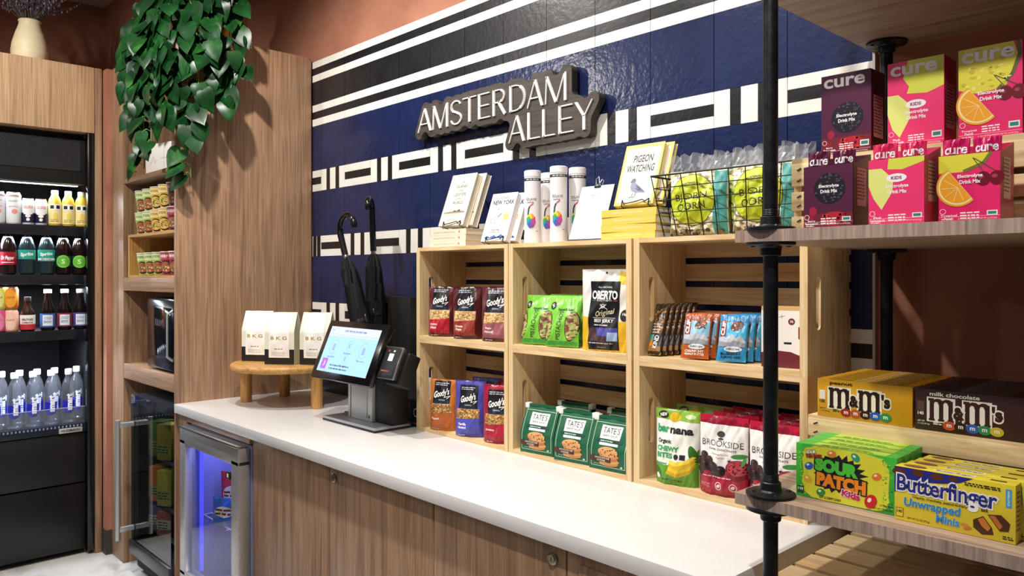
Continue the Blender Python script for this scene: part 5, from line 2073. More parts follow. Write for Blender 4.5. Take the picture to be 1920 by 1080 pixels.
def a_ny(a):
    a.text('ICONIC', 0.004, 0.160, 0.042, 0.009, INK, 0.01)
    a.text('NEW YORK', 0.004, 0.143, 0.100, 0.017, INK, 0.03)
    r_ = random.Random(4)
    for k in range(16):
        an = k * pi / 8
        a.line([(-0.026 + cos(an) * 0.006, 0.075 + sin(an) * 0.006), (-0.026 + cos(an) * 0.02, 0.075 + sin(an) * 0.02)], 0.0014, M('#6f8a84'))
    a.ell(0.032, 0.088, 0.012, 0.014, M('#d8c25a'))
    a.line([(-0.006, 0.088), (0.008, 0.102)], 0.004, M('#2f6a8a'))
    a.line([(-0.012, 0.112), (-0.012, 0.128)], 0.001, M('#6a8aa0'))
    a.line([(-0.018, 0.105), (-0.012, 0.120), (-0.006, 0.105)], 0.001, M('#6a8aa0'))
    a.specks(-0.05, 0.045, 0.05, 0.12, 26, 0.001, 0.0022, [M('#8a6aa8'), M('#4f8ab0'), M('#c98a6a')], 6)
    a.text('NEW YORK', 0.0, 0.040, 0.036, 0.006, INK, 0.02)
    a.lines(-0.03, 0.031, 0.03, 1, 0.01, 0.002, M('#5a5a60'), 3)
    a.poly([(-0.045, 0.012), (-0.03, 0.020), (-0.02, 0.013), (0.0, 0.022), (0.012, 0.014), (0.03, 0.024), (0.05, 0.014), (0.05, 0.010), (-0.045, 0.010)], M('#3a5a9a'))


GN = 'white city guide books on the left crate'
pur = M('#4a3aa0', 0.4)
bn = book('white new york book with a purple spine, front copy on its wire stand', 0.118, 0.178, 0.024, nyw, a_ny, pur, GN, M('#dcd8d6', 0.8))
lean(bn, -1.930, 1.742, ZT + 0.004, 4, TI, 0.024)
b2 = dup(bn, (0, 0, 0), 0, 0, 'white new york book with a purple spine, copy behind on the stand')
lean(b2, -1.912, 1.770, ZT + 0.004, 4, TI, 0.024)
easel('black wire book stand holding the new york books', (-1.921, 1.756, ZT + 0.0015), 4, 0.112, TI, 0.054)
tag(MB().cbox(-0.035, 0.035, 0, 0.06, 0, 0.035, INK, 0.002).build('box', loc=(-1.835, 1.835, ZT)), 'small black box behind the new york books', 'box')


def tube_thing(label, loc, h=0.235):
    root = thing('poster_tube', label, 'tube', loc, 42, 'white cardboard poster tubes')
    r = 0.0265
    b = MB().lathe([(r, 0), (r, h - 0.012)], M('#e4dfdf', 0.45), 32)
    a = Art(b, cyl_S(r), 0.01)
    a.rect(-0.083, h - 0.034, 0.083, h - 0.026, M('#2a2a30'))
    a.lines(-0.02, h - 0.0315, 0.024, 1, 0.01, 0.003, M('#cfcfd2'), 3)
    a.text('EDLAVIE', -0.003, h - 0.094, 0.034, 0.008, M('#4a4a50'), 0.0)
    a.text('PAINTING', -0.006, h - 0.104, 0.022, 0.004, M('#4a4a50'), 0.02)
    a.line([(-0.014, 0.090), (-0.012, 0.108), (-0.008, 0.118)], 0.005, M('#2d4a44'))
    a.line([(-0.008, 0.118), (0.004, 0.128)], 0.003, M('#c23a50'))
    cs = ['#d8433c', '#e39a2c', '#e0cf3c', '#4fae52', '#2f9fb0', '#3f5fb8', '#7a4aa8', '#c03f8a']
    for k, c in enumerate(cs):
        an = k * pi / 4 + 0.5
        a.ell(-0.004 + cos(an) * 0.008, 0.072 + sin(an) * 0.013, 0.0075, 0.010, M(c, 0.5))
    a.ell(-0.004, 0.072, 0.004, 0.006, M('#3f7fb8'))
    a.lines(0.012, 0.038, 0.022, 1, 0.01, 0.002, M('#8a8a90'), 5)
    b.build('body', root)
    MB().lathe([(r + 0.001, h - 0.020), (r + 0.001, h - 0.002), (r - 0.002, h)], M('#ebe7e8', 0.4), 32).build('cap', root)
    MB().lathe([(r + 0.001, 0), (r + 0.001, 0.03)], M('#e9e5e6', 0.4), 32).build('bottom_cap', root)
    return root


tube_thing('white poster tube with colourful print, left front one beside the new york books', (-1.765, 1.757, ZT))
tube_thing('white poster tube with colourful print, right front and tallest looking', (-1.640, 1.747, ZT))
tube_thing('white poster tube mostly hidden between the two front tubes', (-1.770, 1.838, ZT))
tube_thing('white poster tube behind the clip board sign', (-1.620, 1.812, ZT))

root = thing('sign_board', 'white printed notice on a clip board leaning on the middle crate', 'sign', group=None)
m = MB().box(-0.062, 0.062, 0.0, 0.004, 0, 0.185, M('#1d2233', 0.4))
m.build('board', root)
m = MB().box(-0.061, 0.061, -0.0014, -0.0004, 0.006, 0.184, M('#e3e6ee', 0.6))
a = Art(m, lambda x, z, o: Vector((x, -0.0014 - o, z)))
gy = M('#9aa0ae')
a.lines(-0.012, 0.150, 0.014, 1, 0.01, 0.003, gy, 1)
for i, t in enumerate(('NEW YORK', 'CITY &', 'ALEBRIJES')):
    a.text(t, 0.0, 0.128 - i * 0.012, 0.05, 0.007, gy, -0.005)
a.lines(-0.036, 0.090, 0.038, 7, 0.0085, 0.0025, M('#a9aeba'), 12)
m.build('sheet', root)
m = MB().cbox(-0.012, 0.012, -0.005, 0.009, 0.176, 0.190, M('#2a2b30', 0.3, 0.6), 0.002)
for s in (-1, 1):
    m.tube([(s * 0.008, 0.002 + s * 0.004, 0.188), (s * 0.009, 0.002 + s * 0.008, 0.205), (0, 0.002 + s * 0.009, 0.212), (-s * 0.006, 0.002 + s * 0.006, 0.190)], 0.0014, steel, 6)
m.build('clip', root)
lean(root, -1.527, 1.740, ZT, 4, 22, 0.0)

ylc = M('#e3c55a', 0.5)


def a_pspine(a):
    a.text('PIGEON WATCHING', 0.0, 0.011, 0.10, 0.006, M('#f3e6b4'), 0.02)
    a.text('ROSEMARY', 0.075, 0.011, 0.02, 0.004, M('#f3e6b4'), 0.0)


GP = 'yellow pigeon books on the middle crate'
for i in range(4):
    flat_book('yellow book lying flat under the pigeon books, %s of the stack of four' % ['bottom', 'second', 'third', 'top'][i], 0.192, 0.128, 0.0212, ylc, a_pspine, (-1.362 + 0.001 * i, 1.735, ZT + 0.0215 * i), 1.5 * (i % 2), GP)
zp = ZT + 0.0864


def a_pig(a):
    w, h = 0.132, 0.19
    a.rect(-w / 2 + 0.008, 0.008, w / 2 - 0.008, h - 0.010, M('#efeadb', 0.5))
    a.lines(-0.03, 0.165, 0.03, 1, 0.01, 0.003, M('#b8b09a'), 4)
    a.text('PIGEON', 0.004, 0.145, 0.066, 0.024, INK, 0.03, shear=0.06)
    a.text('WATCHING', 0.0, 0.114, 0.094, 0.024, INK, 0.03, shear=0.06)
    a.rect(-0.052, 0.086, 0.052, 0.098, M('#a9b4d8', 0.5))
    a.lines(-0.045, 0.090, 0.045, 1, 0.01, 0.0035, M('#eef0f6'), 4)
    gp_ = M('#5c6276', 0.6)
    a.ell(-0.014, 0.074, 0.008, 0.009, gp_)
    a.poly([(-0.020, 0.074), (-0.028, 0.071), (-0.020, 0.070)], INK)
    a.poly([(-0.020, 0.070), (-0.008, 0.070), (0.008, 0.058), (0.030, 0.040), (0.034, 0.034), (0.016, 0.036), (0.0, 0.036), (-0.016, 0.044), (-0.022, 0.056)], M('#8289a0', 0.6))
    a.poly([(-0.004, 0.062), (0.010, 0.055), (0.030, 0.038), (0.010, 0.042)], gp_)
    a.line([(0.0, 0.056), (0.016, 0.046)], 0.002, INK)
    a.line([(-0.002, 0.051), (0.012, 0.042)], 0.002, INK)
    for x in (-0.008, 0.002):
        a.line([(x, 0.037), (x - 0.004, 0.024), (x - 0.012, 0.022)], 0.0022, M('#4a4450'))
    a.ell(-0.0155, 0.075, 0.0015, 0.0015, M('#d97b2c'))
    a.text('FIELD GUIDE', 0.0, 0.014, 0.05, 0.004, M('#8a846c'), 0)


bp = book('yellow edged pigeon book with a bird drawing, front copy on the wire stand', 0.132, 0.192, 0.018, ylc, a_pig, group=GP)
lean(bp, -1.350, 1.752, zp + 0.004, 3, 20, 0.018)
b2 = dup(bp, (0, 0, 0), 0, 0, 'yellow edged pigeon book, copy behind on the stand')
lean(b2, -1.333, 1.774, zp + 0.004, 3, 20, 0.018)
easel('black wire book stand on the yellow book stack', (-1.341, 1.763, zp + 0.0015), 3, 0.125, 20, 0.042)

# wire basket of popcorn
bk_ = thing('wire_basket', 'black wire basket of popcorn bags on the right crate', 'basket', (-1.050, 1.735, ZT + 0.0005))
wm = M('#121214', 0.4, 0.5)
m = MB()
bw, tw_, hb, bd_ = 0.185, 0.212, 0.165, 0.165


def bpt(u, v, side):
    """front/back wall point, u in -1..1, v in 0..1"""
    hw = bw + (tw_ - bw) * v
    return (u * hw, (-0.025 * v) if side < 0 else bd_ + 0.02 * v, v * hb)


for side in (-1, 1):
    for k in range(10):
        u = -1 + 2 * k / 9
        m.tube([bpt(u, 0, side), bpt(u, 1, side)], 0.0014, wm, 5)
    for k in range(1, 5):
        m.tube([bpt(-1, k / 5, side), bpt(1, k / 5, side)], 0.0014, wm, 5)
for sx in (-1, 1):
    for k in range(1, 5):
        m.tube([bpt(sx, k / 5, -1), bpt(sx, k / 5, 1)], 0.0014, wm, 5)
    for k in range(1, 4):
        q0, q1, r0, r1 = Vector(bpt(sx, 0, -1)), Vector(bpt(sx, 0, 1)), Vector(bpt(sx, 1, -1)), Vector(bpt(sx, 1, 1))
        m.tube([q0.lerp(q1, k / 4), r0.lerp(r1, k / 4)], 0.0014, wm, 5)
for k in range(10):
    u = -1 + 2 * k / 9
    m.tube([bpt(u, 0, -1), bpt(u, 0, 1)], 0.0014, wm, 5)
m.build('mesh', bk_)
m = MB()
c1, c2, c3, c4 = (bpt(-1, 1, -1), bpt(1, 1, -1), bpt(1, 1, 1), bpt(-1, 1, 1))
m.tube([c1, c2, c3, c4, c1], 0.0028, wm, 6)
m.tube([bpt(-1, 0, -1), bpt(1, 0, -1), bpt(1, 0, 1), bpt(-1, 0, 1), bpt(-1, 0, -1)], 0.002, wm, 6)
m.build('rim', bk_)


def popcorn(circle, seed, blue=False):
    root = thing('popcorn_bag', 'x', 'bag', group='popcorn bags in the wire basket')
    p = Pouch(0.172, 0.172, 0.054, pillow=True, seed=seed, crease=0.003)
    b = p.mesh(M('#d6d2b4', 0.4))
    a = Art(b, p.S, 0.014)
    a.specks(-0.08, 0.008, 0.08, 0.165, 620, 0.004, 0.010, [M('#efe9cf', 0.5), M('#d9c98f', 0.5), M('#8f8460', 0.5), M('#f6f2e0', 0.5)], seed)
    if blue:
        a.rect(-0.084, 0.0, -0.05, 0.165, M('#4fa8b0', 0.4))
        a.rect(0.03, 0.06, 0.084, 0.165, M('#3f9fb4', 0.4))
        a.specks(0.03, 0.0, 0.084, 0.165, 60, 0.003, 0.006, [M('#8fd0d4'), M('#2f7f8c')], seed + 2)
    else:
        a.rect(0.05, 0.0, 0.084, 0.165, M('#4f9f98', 0.4))
    a.specks(-0.08, 0.0, 0.08, 0.012, 40, 0.003, 0.008, [M('#4a4030'), M('#8a7a50')], seed + 1)
    a.ell(-0.012, 0.092, 0.069, 0.069, INK)
    a.ell(-0.012, 0.092, 0.0675, 0.0675, M(circle, 0.45))
    a.text('BJORN', -0.012, 0.099, 0.098, 0.022, INK, -0.005, rot=4)
    a.text('QORN', -0.012, 0.073, 0.088, 0.022, INK, -0.005, rot=4)
    a.text('SUN POPPED CORN', -0.012, 0.136, 0.072, 0.008, INK, 0.02, arc=-0.010)
    a.text('@bjornqorn', -0.016, 0.012, 0.07, 0.009, INK, 0.0)
    b.build('body', root)
    m = MB()
    v = []
    f = []
    r_ = random.Random(seed)
    n = 26
    for j in range(6):
        for i in range(n + 1):
            x = -0.084 + 0.168 * i / n
            v.append((x * (1 + 0.03 * j / 5), 0.010 * sin(i * 1.3 + seed) * j / 5 + r_.uniform(-0.005, 0.005) * (j > 0), 0.158 + j * 0.0115 + r_.uniform(-0.006, 0.006) * (j == 5)))
    for j in range(5):
        for i in range(n):
            a_ = j * (n + 1) + i
            f.append((a_, a_ + 1, a_ + n + 2, a_ + n + 1))
    m.add(v, f, film, False)
    m.build('clear_top', root)
    return root


q = put(popcorn('#c3cf2e', 3), (-1.152, 1.775, ZT + 0.006), 8, 'popcorn bag with a lime round label at the left front of the basket')
dup(q, (-0.962, 1.775, ZT + 0.006), 6, 0, 'popcorn bag with a lime round label behind the iron pipe')
q = put(popcorn('#b9c84a', 5, True), (-1.105, 1.848, ZT + 0.010), 4, 'popcorn bag with a teal side in the back row of the basket, left one')
dup(q, (-0.955, 1.848, ZT + 0.010), 2, 0, 'popcorn bag with a teal side in the back row of the basket, right one')

# ================================================================== pipe shelf goods
ZM = 1.5645
ZL = 1.0745


def art_drink(a, w, h, kind, full):
    """printed front of a drink mix carton"""
    W2 = w / 2
    k = w / 0.093
    pk = M('#e8306e', 0.42)
    wt = M('#f4eef0', 0.45)
    if kind == 'berry':
        zc = h * (0.45 if full else 0.62)
        a.rect(-W2, 0, W2, h, M('#4f1438', 0.42))
        a.rect(-W2, 0, W2, h * 0.22, M('#701a2c', 0.42))
        a.ell(0.003, zc, 0.030 * k, 0.029 * k, M('#17121c', 0.4))
        r_ = random.Random(2)
        t = []
        for i in range(60):
            x, z = r_.uniform(-0.027, 0.027) * k, r_.uniform(-0.027, 0.027) * k
            if x * x + z * z < (0.027 * k) ** 2:
                t.append((0.003 + x, zc + z))
        for x, z in t:
            a.tris([[(x - 0.0024, z), (x + 0.0024, z), (x, z + 0.0030)]], M('#57506a', 0.3))
        a.ell(0.012, h * 0.13, 0.026 * k, 0.013 * k, M('#b02030', 0.4))
        a.specks(-0.008, h * 0.06, 0.034, h * 0.2, 30, 0.002, 0.004, [M('#d8404c', 0.35), M('#8a1624', 0.35)], 3)
        a.ell(-0.028 * k, h * 0.26, 0.007, 0.008, M('#9a1c38', 0.4))
        a.ell(-0.032 * k, h * 0.15, 0.006, 0.006, M('#8a1830', 0.4))
        lab = ('Berry', 'Pomegranate')
        tz = zc
    elif kind == 'kids':
        a.rect(-W2, 0, W2, h, pk)
        yl_ = M('#d3d648', 0.42)
        if full:
            a.poly([(-0.012 * k, h), (W2, h), (W2, h * 0.66), (0.02 * k, h * 0.60), (-0.014 * k, h * 0.62), (-0.010 * k, h * 0.70), (-0.020 * k, h * 0.80)], yl_)
            a.poly([(-W2, h * 0.62), (-0.028 * k, h * 0.62), (-0.010 * k, h * 0.50), (-0.008 * k, h * 0.34), (-0.026 * k, h * 0.12), (-0.038 * k, h * 0.22), (-W2, h * 0.40)], M('#dfe27c', 0.42))
            tz = h * 0.37
            kz_ = h * 0.49
        else:
            a.poly([(-0.012 * k, h), (W2, h), (W2, h * 0.92), (0.01 * k, h * 0.82), (-0.014 * k, h * 0.84)], yl_)
            a.poly([(-W2, h * 0.86), (-0.024 * k, h * 0.86), (-0.004 * k, h * 0.68), (-0.006 * k, h * 0.48), (-0.024 * k, h * 0.22), (-0.038 * k, h * 0.40), (-W2, h * 0.6)], M('#dfe27c', 0.42))
            tz = h * 0.53
            kz_ = h * 0.70
        a.ell(0.001, kz_, 0.017 * k, 0.0075 * k, wt)
        a.text('KIDS', 0.001, kz_, 0.018 * k, 0.006 * k, M('#8a2a6a'), 0.04)
        lab = ('Pink', 'Lemonade')
    else:
        a.rect(-W2, 0, W2, h, M('#df1a66', 0.42))
        pine_ = M('#d9cf3a', 0.42)
        if full:
            a.poly([(-W2, h), (0.034 * k, h), (0.040 * k, h * 0.86), (0.030 * k, h * 0.66), (0.010 * k, h * 0.52), (-0.02 * k, h * 0.50), (-W2, h * 0.56)], pine_)
            a.line([(0.040 * k, h), (0.043 * k, h * 0.86), (0.033 * k, h * 0.66), (0.012 * k, h * 0.51)], 0.006, M('#5a5a22', 0.5))
            a.specks(-0.04 * k, h * 0.55, 0.03 * k, h * 0.98, 40, 0.002, 0.006, [M('#e9e06a', 0.4), M('#c4b42a', 0.4)], 8)
            oz, tz, cz = h * 0.34, h * 0.46, h * 0.46
        else:
            a.poly([(-W2, h), (0.030 * k, h), (0.02 * k, h * 0.85), (-0.01 * k, h * 0.74), (-W2, h * 0.74)], pine_)
            a.line([(0.034 * k, h), (0.022 * k, h * 0.85), (-0.008 * k, h * 0.745)], 0.005, M('#6a6a24', 0.5))
            oz, tz, cz = h * 0.47, h * 0.63, h * 0.62
        for x in (0.024 * k, 0.044 * k):
            a.ell(x - 0.002, cz, 0.011 * k, 0.012 * k, M('#6d0d22', 0.3))
            a.ell(x - 0.005, cz + 0.003, 0.004, 0.003, M('#a0405a', 0.3))
        a.line([(0.022 * k, cz + 0.011), (0.006 * k, cz + 0.034)], 0.0012, M('#3a4a1a'))
        a.line([(0.040 * k, cz + 0.011), (0.008 * k, cz + 0.033)], 0.0012, M('#3a4a1a'))
        for r_, c in ((0.034, '#e8a020'), (0.031, '#f3e2a0'), (0.028, '#eda21e')):
            a.ell(-0.016 * k, oz + 0.006, r_ * k, r_ * k, M(c, 0.42), 0, 28, 118, 322)
        for an in (150, 185, 220, 255, 290):
            a.line([(-0.016 * k, oz + 0.004), (-0.016 * k + 0.026 * k * cos(R(an)), oz + 0.006 + 0.026 * k * sin(R(an)))], 0.001, M('#f6d98a'))
        lab = ('Tropical', 'Punch')
    a.text('Electrolyte', 0.002, tz + 0.0045 * k, 0.038 * k, 0.0075 * k, wt, 0.03)
    a.text('Drink Mix', 0.002, tz - 0.0045 * k, 0.032 * k, 0.0065 * k, wt, 0.03)
    if full:
        a.text('cure', -0.003, h * 0.895, w * 0.83, h * 0.115, wt, 0.025)
    a.ring(-W2 * 0.86, h * 0.165, 0.0045, 0.0007, wt)
    for i, t in enumerate(lab):
        a.text(t, -W2 * 0.66, h * 0.098 - i * 0.0045, 0.024 if len(t) > 6 else 0.013, 0.004, wt, 0.02)
    a.lines(-0.012, h * 0.125, 0.02, 3, 0.0042, 0.002, wt, 5)
    a.rect(W2 * 0.58, h * 0.085, W2 * 0.92, h * 0.155, M('#dfe9e6', 0.5))
    a.rect(W2 * 0.62, h * 0.10, W2 * 0.88, h * 0.14, M('#2f7a78', 0.5))
    a.rect(-W2, 0.0085, W2, 0.0089, wt)
    a.lines(-W2 * 0.9, 0.0045, -W2 * 0.5, 2, 0.003, 0.0014, wt, 3)
    a.text('8 - 0.31 OZ (8.5g) PACKETS NET WT 2.2 OZ (61g)', 0.012, 0.0045, w * 0.62, 0.003, wt, 0.0)


def nutrition(a, y0, y1, z0, z1):
    a.rect(y0, z0, y1, z1, M('#e3b5b8', 0.5))
    a.lines(y0 + 0.002, z1 - 0.006, y1 - 0.002, int((z1 - z0) / 0.006) - 1, 0.006, 0.0022, M('#4a1420'), 4)


side_c = {'berry': '#4a0f26', 'kids': '#c2224f', 'trop': '#b8124a'}
XB = [(-0.640, 'berry', 'purple berry'), (-0.514, 'kids', 'pink and lime kids'), (-0.395, 'trop', 'magenta tropical')]
for x, kd, nm in XB:
    w, h, d = 0.096, 0.158, 0.066
    b = MB().cbox(-w / 2, w / 2, -d / 2, d / 2, 0, h, M(side_c[kd], 0.42), 0.0006)
    art_drink(Art(b, box_S(d)), w, h, kd, True)
    nutrition(Art(b, side_S(w)), -0.022, 0.022, 0.03, 0.11)
    tag(b.build('drink_mix_box', loc=(x, 1.478 + d / 2 + 0.014, ZM + 0.1503)), '%s drink mix box standing up on the slatted riser crate' % nm, 'box', 'closed drink mix boxes on the riser crate')

for x, kd, nm, y in ((-0.592, 'berry', 'purple berry', 1.308), (-0.480, 'kids', 'pink kids', 1.308), (-0.385, 'trop', 'magenta tropical', 1.345)):
    w, h, d, hb_ = 0.086, 0.106, 0.075, 0.128
    root = thing('open_drink_box', '%s drink mix box cut open on the middle pipe shelf, sachets standing in it' % nm, 'box', (x, y, ZM))
    sm_ = M(side_c[kd] if kd != 'kids' else '#d0305e', 0.42)
    inn = M('#8a5a44', 0.7)
    b = MB()
    b.box(-w / 2, w / 2, 0, 0.0012, 0, h, sm_)
    b.box(-w / 2, w / 2, d - 0.0012, d, 0, hb_, sm_)
    b.box(-w / 2, w / 2, 0, d, 0, 0.0012, sm_)
    for s in (-1, 1):
        xx = s * (w / 2 - 0.0006)
        n0 = len(b.v)
        pts = [(0, 0), (d, 0), (d, hb_), (0.02, h + 0.004), (0, h)]
        b.prism(pts, -0.0006, 0.0006, sm_)
        b.xf(Matrix.Translation((xx, 0, 0)) @ Matrix.Rotation(R(90), 4, 'Z'), n0)
    art_drink(Art(b, lambda x_, z_, o_: Vector((x_, -o_, z_))), w, h, kd, False)
    nutrition(Art(b, lambda y_, z_, o_: Vector((w / 2 + o_, y_, z_))), 0.016, 0.054, 0.035, 0.10)
    b.build('tray', root)
    for k, (dx, dy, hh) in enumerate(((-0.0215, 0.010, 0.132), (0.0215, 0.012, 0.130))):
        sw = 0.041
        p = Pouch(sw, hh, 0.009, pillow=True, seed=k + 2)
        q = p.mesh(M({'berry': '#5a1538', 'kids': '#cf2458', 'trop': '#c0105a'}[kd], 0.3))
        a = Art(q, p.S, 0.012)
        a.text('cure', 0, 0.113, 0.034, 0.011, M('#f4eef0'), 0.025)
        a.rect(-0.019, 0.012, 0.019, 0.098, M({'berry': '#3a0f2c', 'kids': '#d9c84a', 'trop': '#cfc43a'}[kd], 0.35))
        m_ = q.build('drink_sachet', loc=(x + dx, y + dy + 0.004, ZM + 0.0014))
        tag(m_, '%s drink mix sachet, %s one standing in its cut open box' % (nm, 'left' if k == 0 else 'right'), 'sachet', 'sachets in the open drink mix boxes')


def slab_m(a, cx, z0, w, h, mat):
    """chunky slab-serif m, returns nothing; three stems with arches"""
    s = w * 0.19
    g = (w - 3 * s) / 2
    x0 = cx - w / 2
    for i in range(3):
        x = x0 + i * (s + g)
        a.rect(x, z0, x + s, z0 + h * (0.93 if i else 1.0), mat)
        a.rect(x - w * 0.035, z0, x + s + w * 0.035, z0 + h * 0.10, mat)
    a.rect(x0 - w * 0.06, z0 + h * 0.88, x0 + s, z0 + h, mat)
    for i in range(2):
        x = x0 + i * (s + g)
        a.poly([(x + s * 0.8, z0 + h * 0.70), (x + s + g * 0.25, z0 + h * 0.86), (x + s + g * 0.75, z0 + h * 0.84), (x + s + g, z0 + h * 0.70),
                (x + s + g + s * 0.9, z0 + h * 0.90), (x + s + g + s * 0.3, z0 + h * 0.99), (x + s + g * 0.5, z0 + h * 1.0), (x + s * 0.8, z0 + h * 0.92)], mat)


def candy_box(base, letter, bg, head, kcal, dark):
    root = thing('candy_box', 'x', 'box')
    w, h, d = 0.178, 0.074, 0.0185
    b = MB().cbox(-w / 2, w / 2, 0, d, 0, h, M(base, 0.4), 0.0005)
    a = Art(b, lambda x, z, o: Vector((x, -o, z)))
    lt = M(letter, 0.4)
    bgm = M(bg, 0.4)
    a.text(head, -0.042 if not dark else -0.024, 0.0665, 0.044 if not dark else 0.080, 0.0072, M('#1d0f0a') if not dark else WHITE, 0.025)
    for g, m_, dz in ((0.0022, bgm, 0), (0, lt, 0)):
        for cx in (-0.045, 0.012):
            if g:
                a.rect(cx - 0.0215 - g, 0.0185 - g, cx + 0.0205 + g, 0.0585 + g, m_)
            else:
                slab_m(a, cx, 0.0185, 0.038, 0.040, m_)
        a.text('&', -0.0165, 0.036, 0.018, 0.022, lt, 0.05, outline=(bgm, 0.09))
    a.text("'s", 0.0420, 0.042, 0.016, 0.026, lt, 0.05, outline=(bgm, 0.09))
    for i, c in enumerate(('#a02a20', '#b5532a', '#3a2218', '#2f58b0', '#2f8a4c') if not dark else ('#c9542c', '#3a2218', '#2f5fb8', '#2f8a58', '#c9b52c')):
        x = -0.032 + i * 0.0185
        a.ell(x, 0.0125, 0.0105, 0.008, M(c, 0.25))
        a.text('m', x, 0.0125, 0.008, 0.0055, M('#e9e4dc'), 0.03)
    a.rect(-0.085, 0.034, -0.073, 0.052, M('#e9e2cf') if not dark else M('#5a4038'))
    a.text(kcal, -0.079, 0.030, 0.010, 0.006, INK if not dark else WHITE, 0.03)
    a.text('NET WT', -0.078, 0.016, 0.012, 0.003, INK if not dark else WHITE, 0.01)
    a.text('3.1 OZ (87.9g)', -0.074, 0.011, 0.020, 0.003, INK if not dark else WHITE, 0.01)
    a.lines(-0.058, 0.015, -0.044, 2, 0.003, 0.0018, INK if not dark else WHITE, 2)
    a = Art(b, lambda x, y, o: Vector((x, y, h + o)))
    a.rect(-0.07, 0.006, 0.07, 0.012, M('#3a2a10' if not dark else '#1c0f0d', 0.5))
    a.lines(-0.02, 0.0075, 0.075, 1, 0.01, 0.003, M('#d9d0b0' if not dark else '#a99a90'), 5)
    b.build('carton', root)
    return root


GY, GD = 'yellow peanut candy boxes in a file', 'brown milk chocolate candy boxes in a file'
nth = ['second', 'third', 'fourth', 'fifth', 'sixth', 'seventh', 'eighth', 'ninth', 'tenth', 'eleventh']
zc_ = ZL + 0.1274
for q, x, nm, gp in ((candy_box('#d59a16', '#2a1510', '#efe6d0', 'peanut', '150', False), -0.609, 'yellow peanut candy box', GY),
                     (candy_box('#3a1c1c', '#3a1c18', '#efe9e2', 'milk chocolate', '140', True), -0.427, 'brown milk chocolate candy box', GD)):
    put(q, (x, 1.496, zc_), 0, nm + ', frontmost of its file on the lower riser crate', gp)
    for i in range(11):
        dup(q, (x + (i % 3 - 1) * 0.0012, 1.496 + 0.0192 * (i + 1), zc_), 0, 0, '%s, %s from the front of its file' % (nm, nth[i] if i < 10 else 'last'), gp)


def sour():
    root = thing('sour_candy_box', 'x', 'box', group='green and yellow sour candy boxes')
    w, h, d = 0.178, 0.097, 0.032
    gm, ym = M('#3fae3c', 0.38), M('#dcd83a', 0.38)
    b = MB().cbox(-w / 2, w / 2, 0, d, 0, h, gm, 0.0006)
    a = Art(b, lambda x, z, o: Vector((x, -o, z)))
    pts = []
    r_ = random.Random(11)
    for k in range(60):
        an = 2 * pi * k / 60
        cx_, sz_ = cos(an), sin(an)
        ex = 0.078 * (abs(cx_) ** 0.35) * (1 if cx_ > 0 else -1)
        ez = 0.0475 * (abs(sz_) ** 0.35) * (1 if sz_ > 0 else -1)
        pts.append((ex * r_.uniform(0.95, 1.0), h / 2 + min(0.0482, max(-0.0482, ez * r_.uniform(0.98, 1.03)))))
    a.poly(pts, ym)
    a.specks(-0.082, 0.004, -0.068, 0.093, 70, 0.0008, 0.002, [M('#8fd03c', 0.4), M('#dcd83a', 0.4)], 3)
    a.specks(0.066, 0.004, 0.082, 0.093, 70, 0.0008, 0.002, [M('#8fd03c', 0.4), M('#3fae3c', 0.4)], 4)
    sp = []
    for k in range(44):
        an = 2 * pi * k / 44
        rr = (0.050 if k % 2 else 0.041) * r_.uniform(0.92, 1.1)
        sp.append((-0.009 + rr * cos(an) * 0.96, 0.052 + rr * sin(an) * 0.72))
    a.poly(sp, INK)
    a.text('SOUR', -0.014, 0.063, 0.078, 0.024, M('#4fc23c', 0.4), 0.075, rot=-2, outline=(INK, 0.08))
    a.text('PATCH', -0.006, 0.037, 0.088, 0.024, M('#f08a1e', 0.4), 0.075, rot=-2, outline=(INK, 0.08))
    a.text('Kids', 0.012, 0.020, 0.032, 0.012, M('#c02a5c', 0.4), 0.05, rot=-6, outline=(M('#f3e6ea'), 0.06))
    a.text('SOUR', -0.060, 0.084, 0.018, 0.006, WHITE, 0.06, rot=10, outline=(INK, 0.1))
    a.text('THEN SWEET', -0.055, 0.077, 0.030, 0.006, M('#c23030'), 0.03, rot=6, outline=(INK, 0.08))
    for x, z, c, rt in ((-0.064, 0.058, '#2c5fb8', 30), (-0.066, 0.034, '#e0b02c', -20), (0.056, 0.060, '#e07a2c', 24), (0.046, 0.016, '#c8222c', 60), (-0.022, 0.086, '#e0862c', 10), (0.020, 0.087, '#2f9a72', -40), (-0.042, 0.014, '#2f8a3c', 15)):
        s_ = 1.5 if c == '#c8222c' else 1.0
        a.ell(x, z, 0.0085 * s_, 0.0065 * s_, M(c, 0.35), rt)
        a.ell(x - 0.002, z + 0.002, 0.003 * s_, 0.002 * s_, M('#f3e9d0', 0.35), rt)
    a.rect(-0.086, 0.006, -0.074, 0.019, M('#1f4a2c', 0.5))
    a.text('110', -0.080, 0.014, 0.009, 0.005, WHITE, 0.03)
    a.text('SOFT & CHEWY CANDY', -0.025, 0.006, 0.040, 0.0045, INK, 0.03)
    a.text('2.5 SERVINGS', 0.072, 0.013, 0.022, 0.003, INK, 0.02)
    a.text('NET WT 3.5 OZ (99g)', 0.066, 0.006, 0.034, 0.0038, INK, 0.02)
    a = Art(b, lambda x, y, o: Vector((x, y, h + o)))
    a.rect(-0.06, 0.002, 0.07, 0.030, M('#a9cc3c', 0.4))
    a.lines(-0.045, 0.012, 0.06, 2, 0.007, 0.0035, M('#3a3a14'), 5)
    b.build('carton', root)
    return root


q = put(sour(), (-0.587, 1.362, ZL), 0, 'green and yellow sour candy box at the front of the lower pipe shelf')
for i in range(3):
    dup(q, (-0.587 - 0.002 * i, 1.362 + 0.0335 * (i + 1), ZL), 0, 0, 'green and yellow sour candy box, %s behind the front one' % ['first', 'second', 'third'][i])


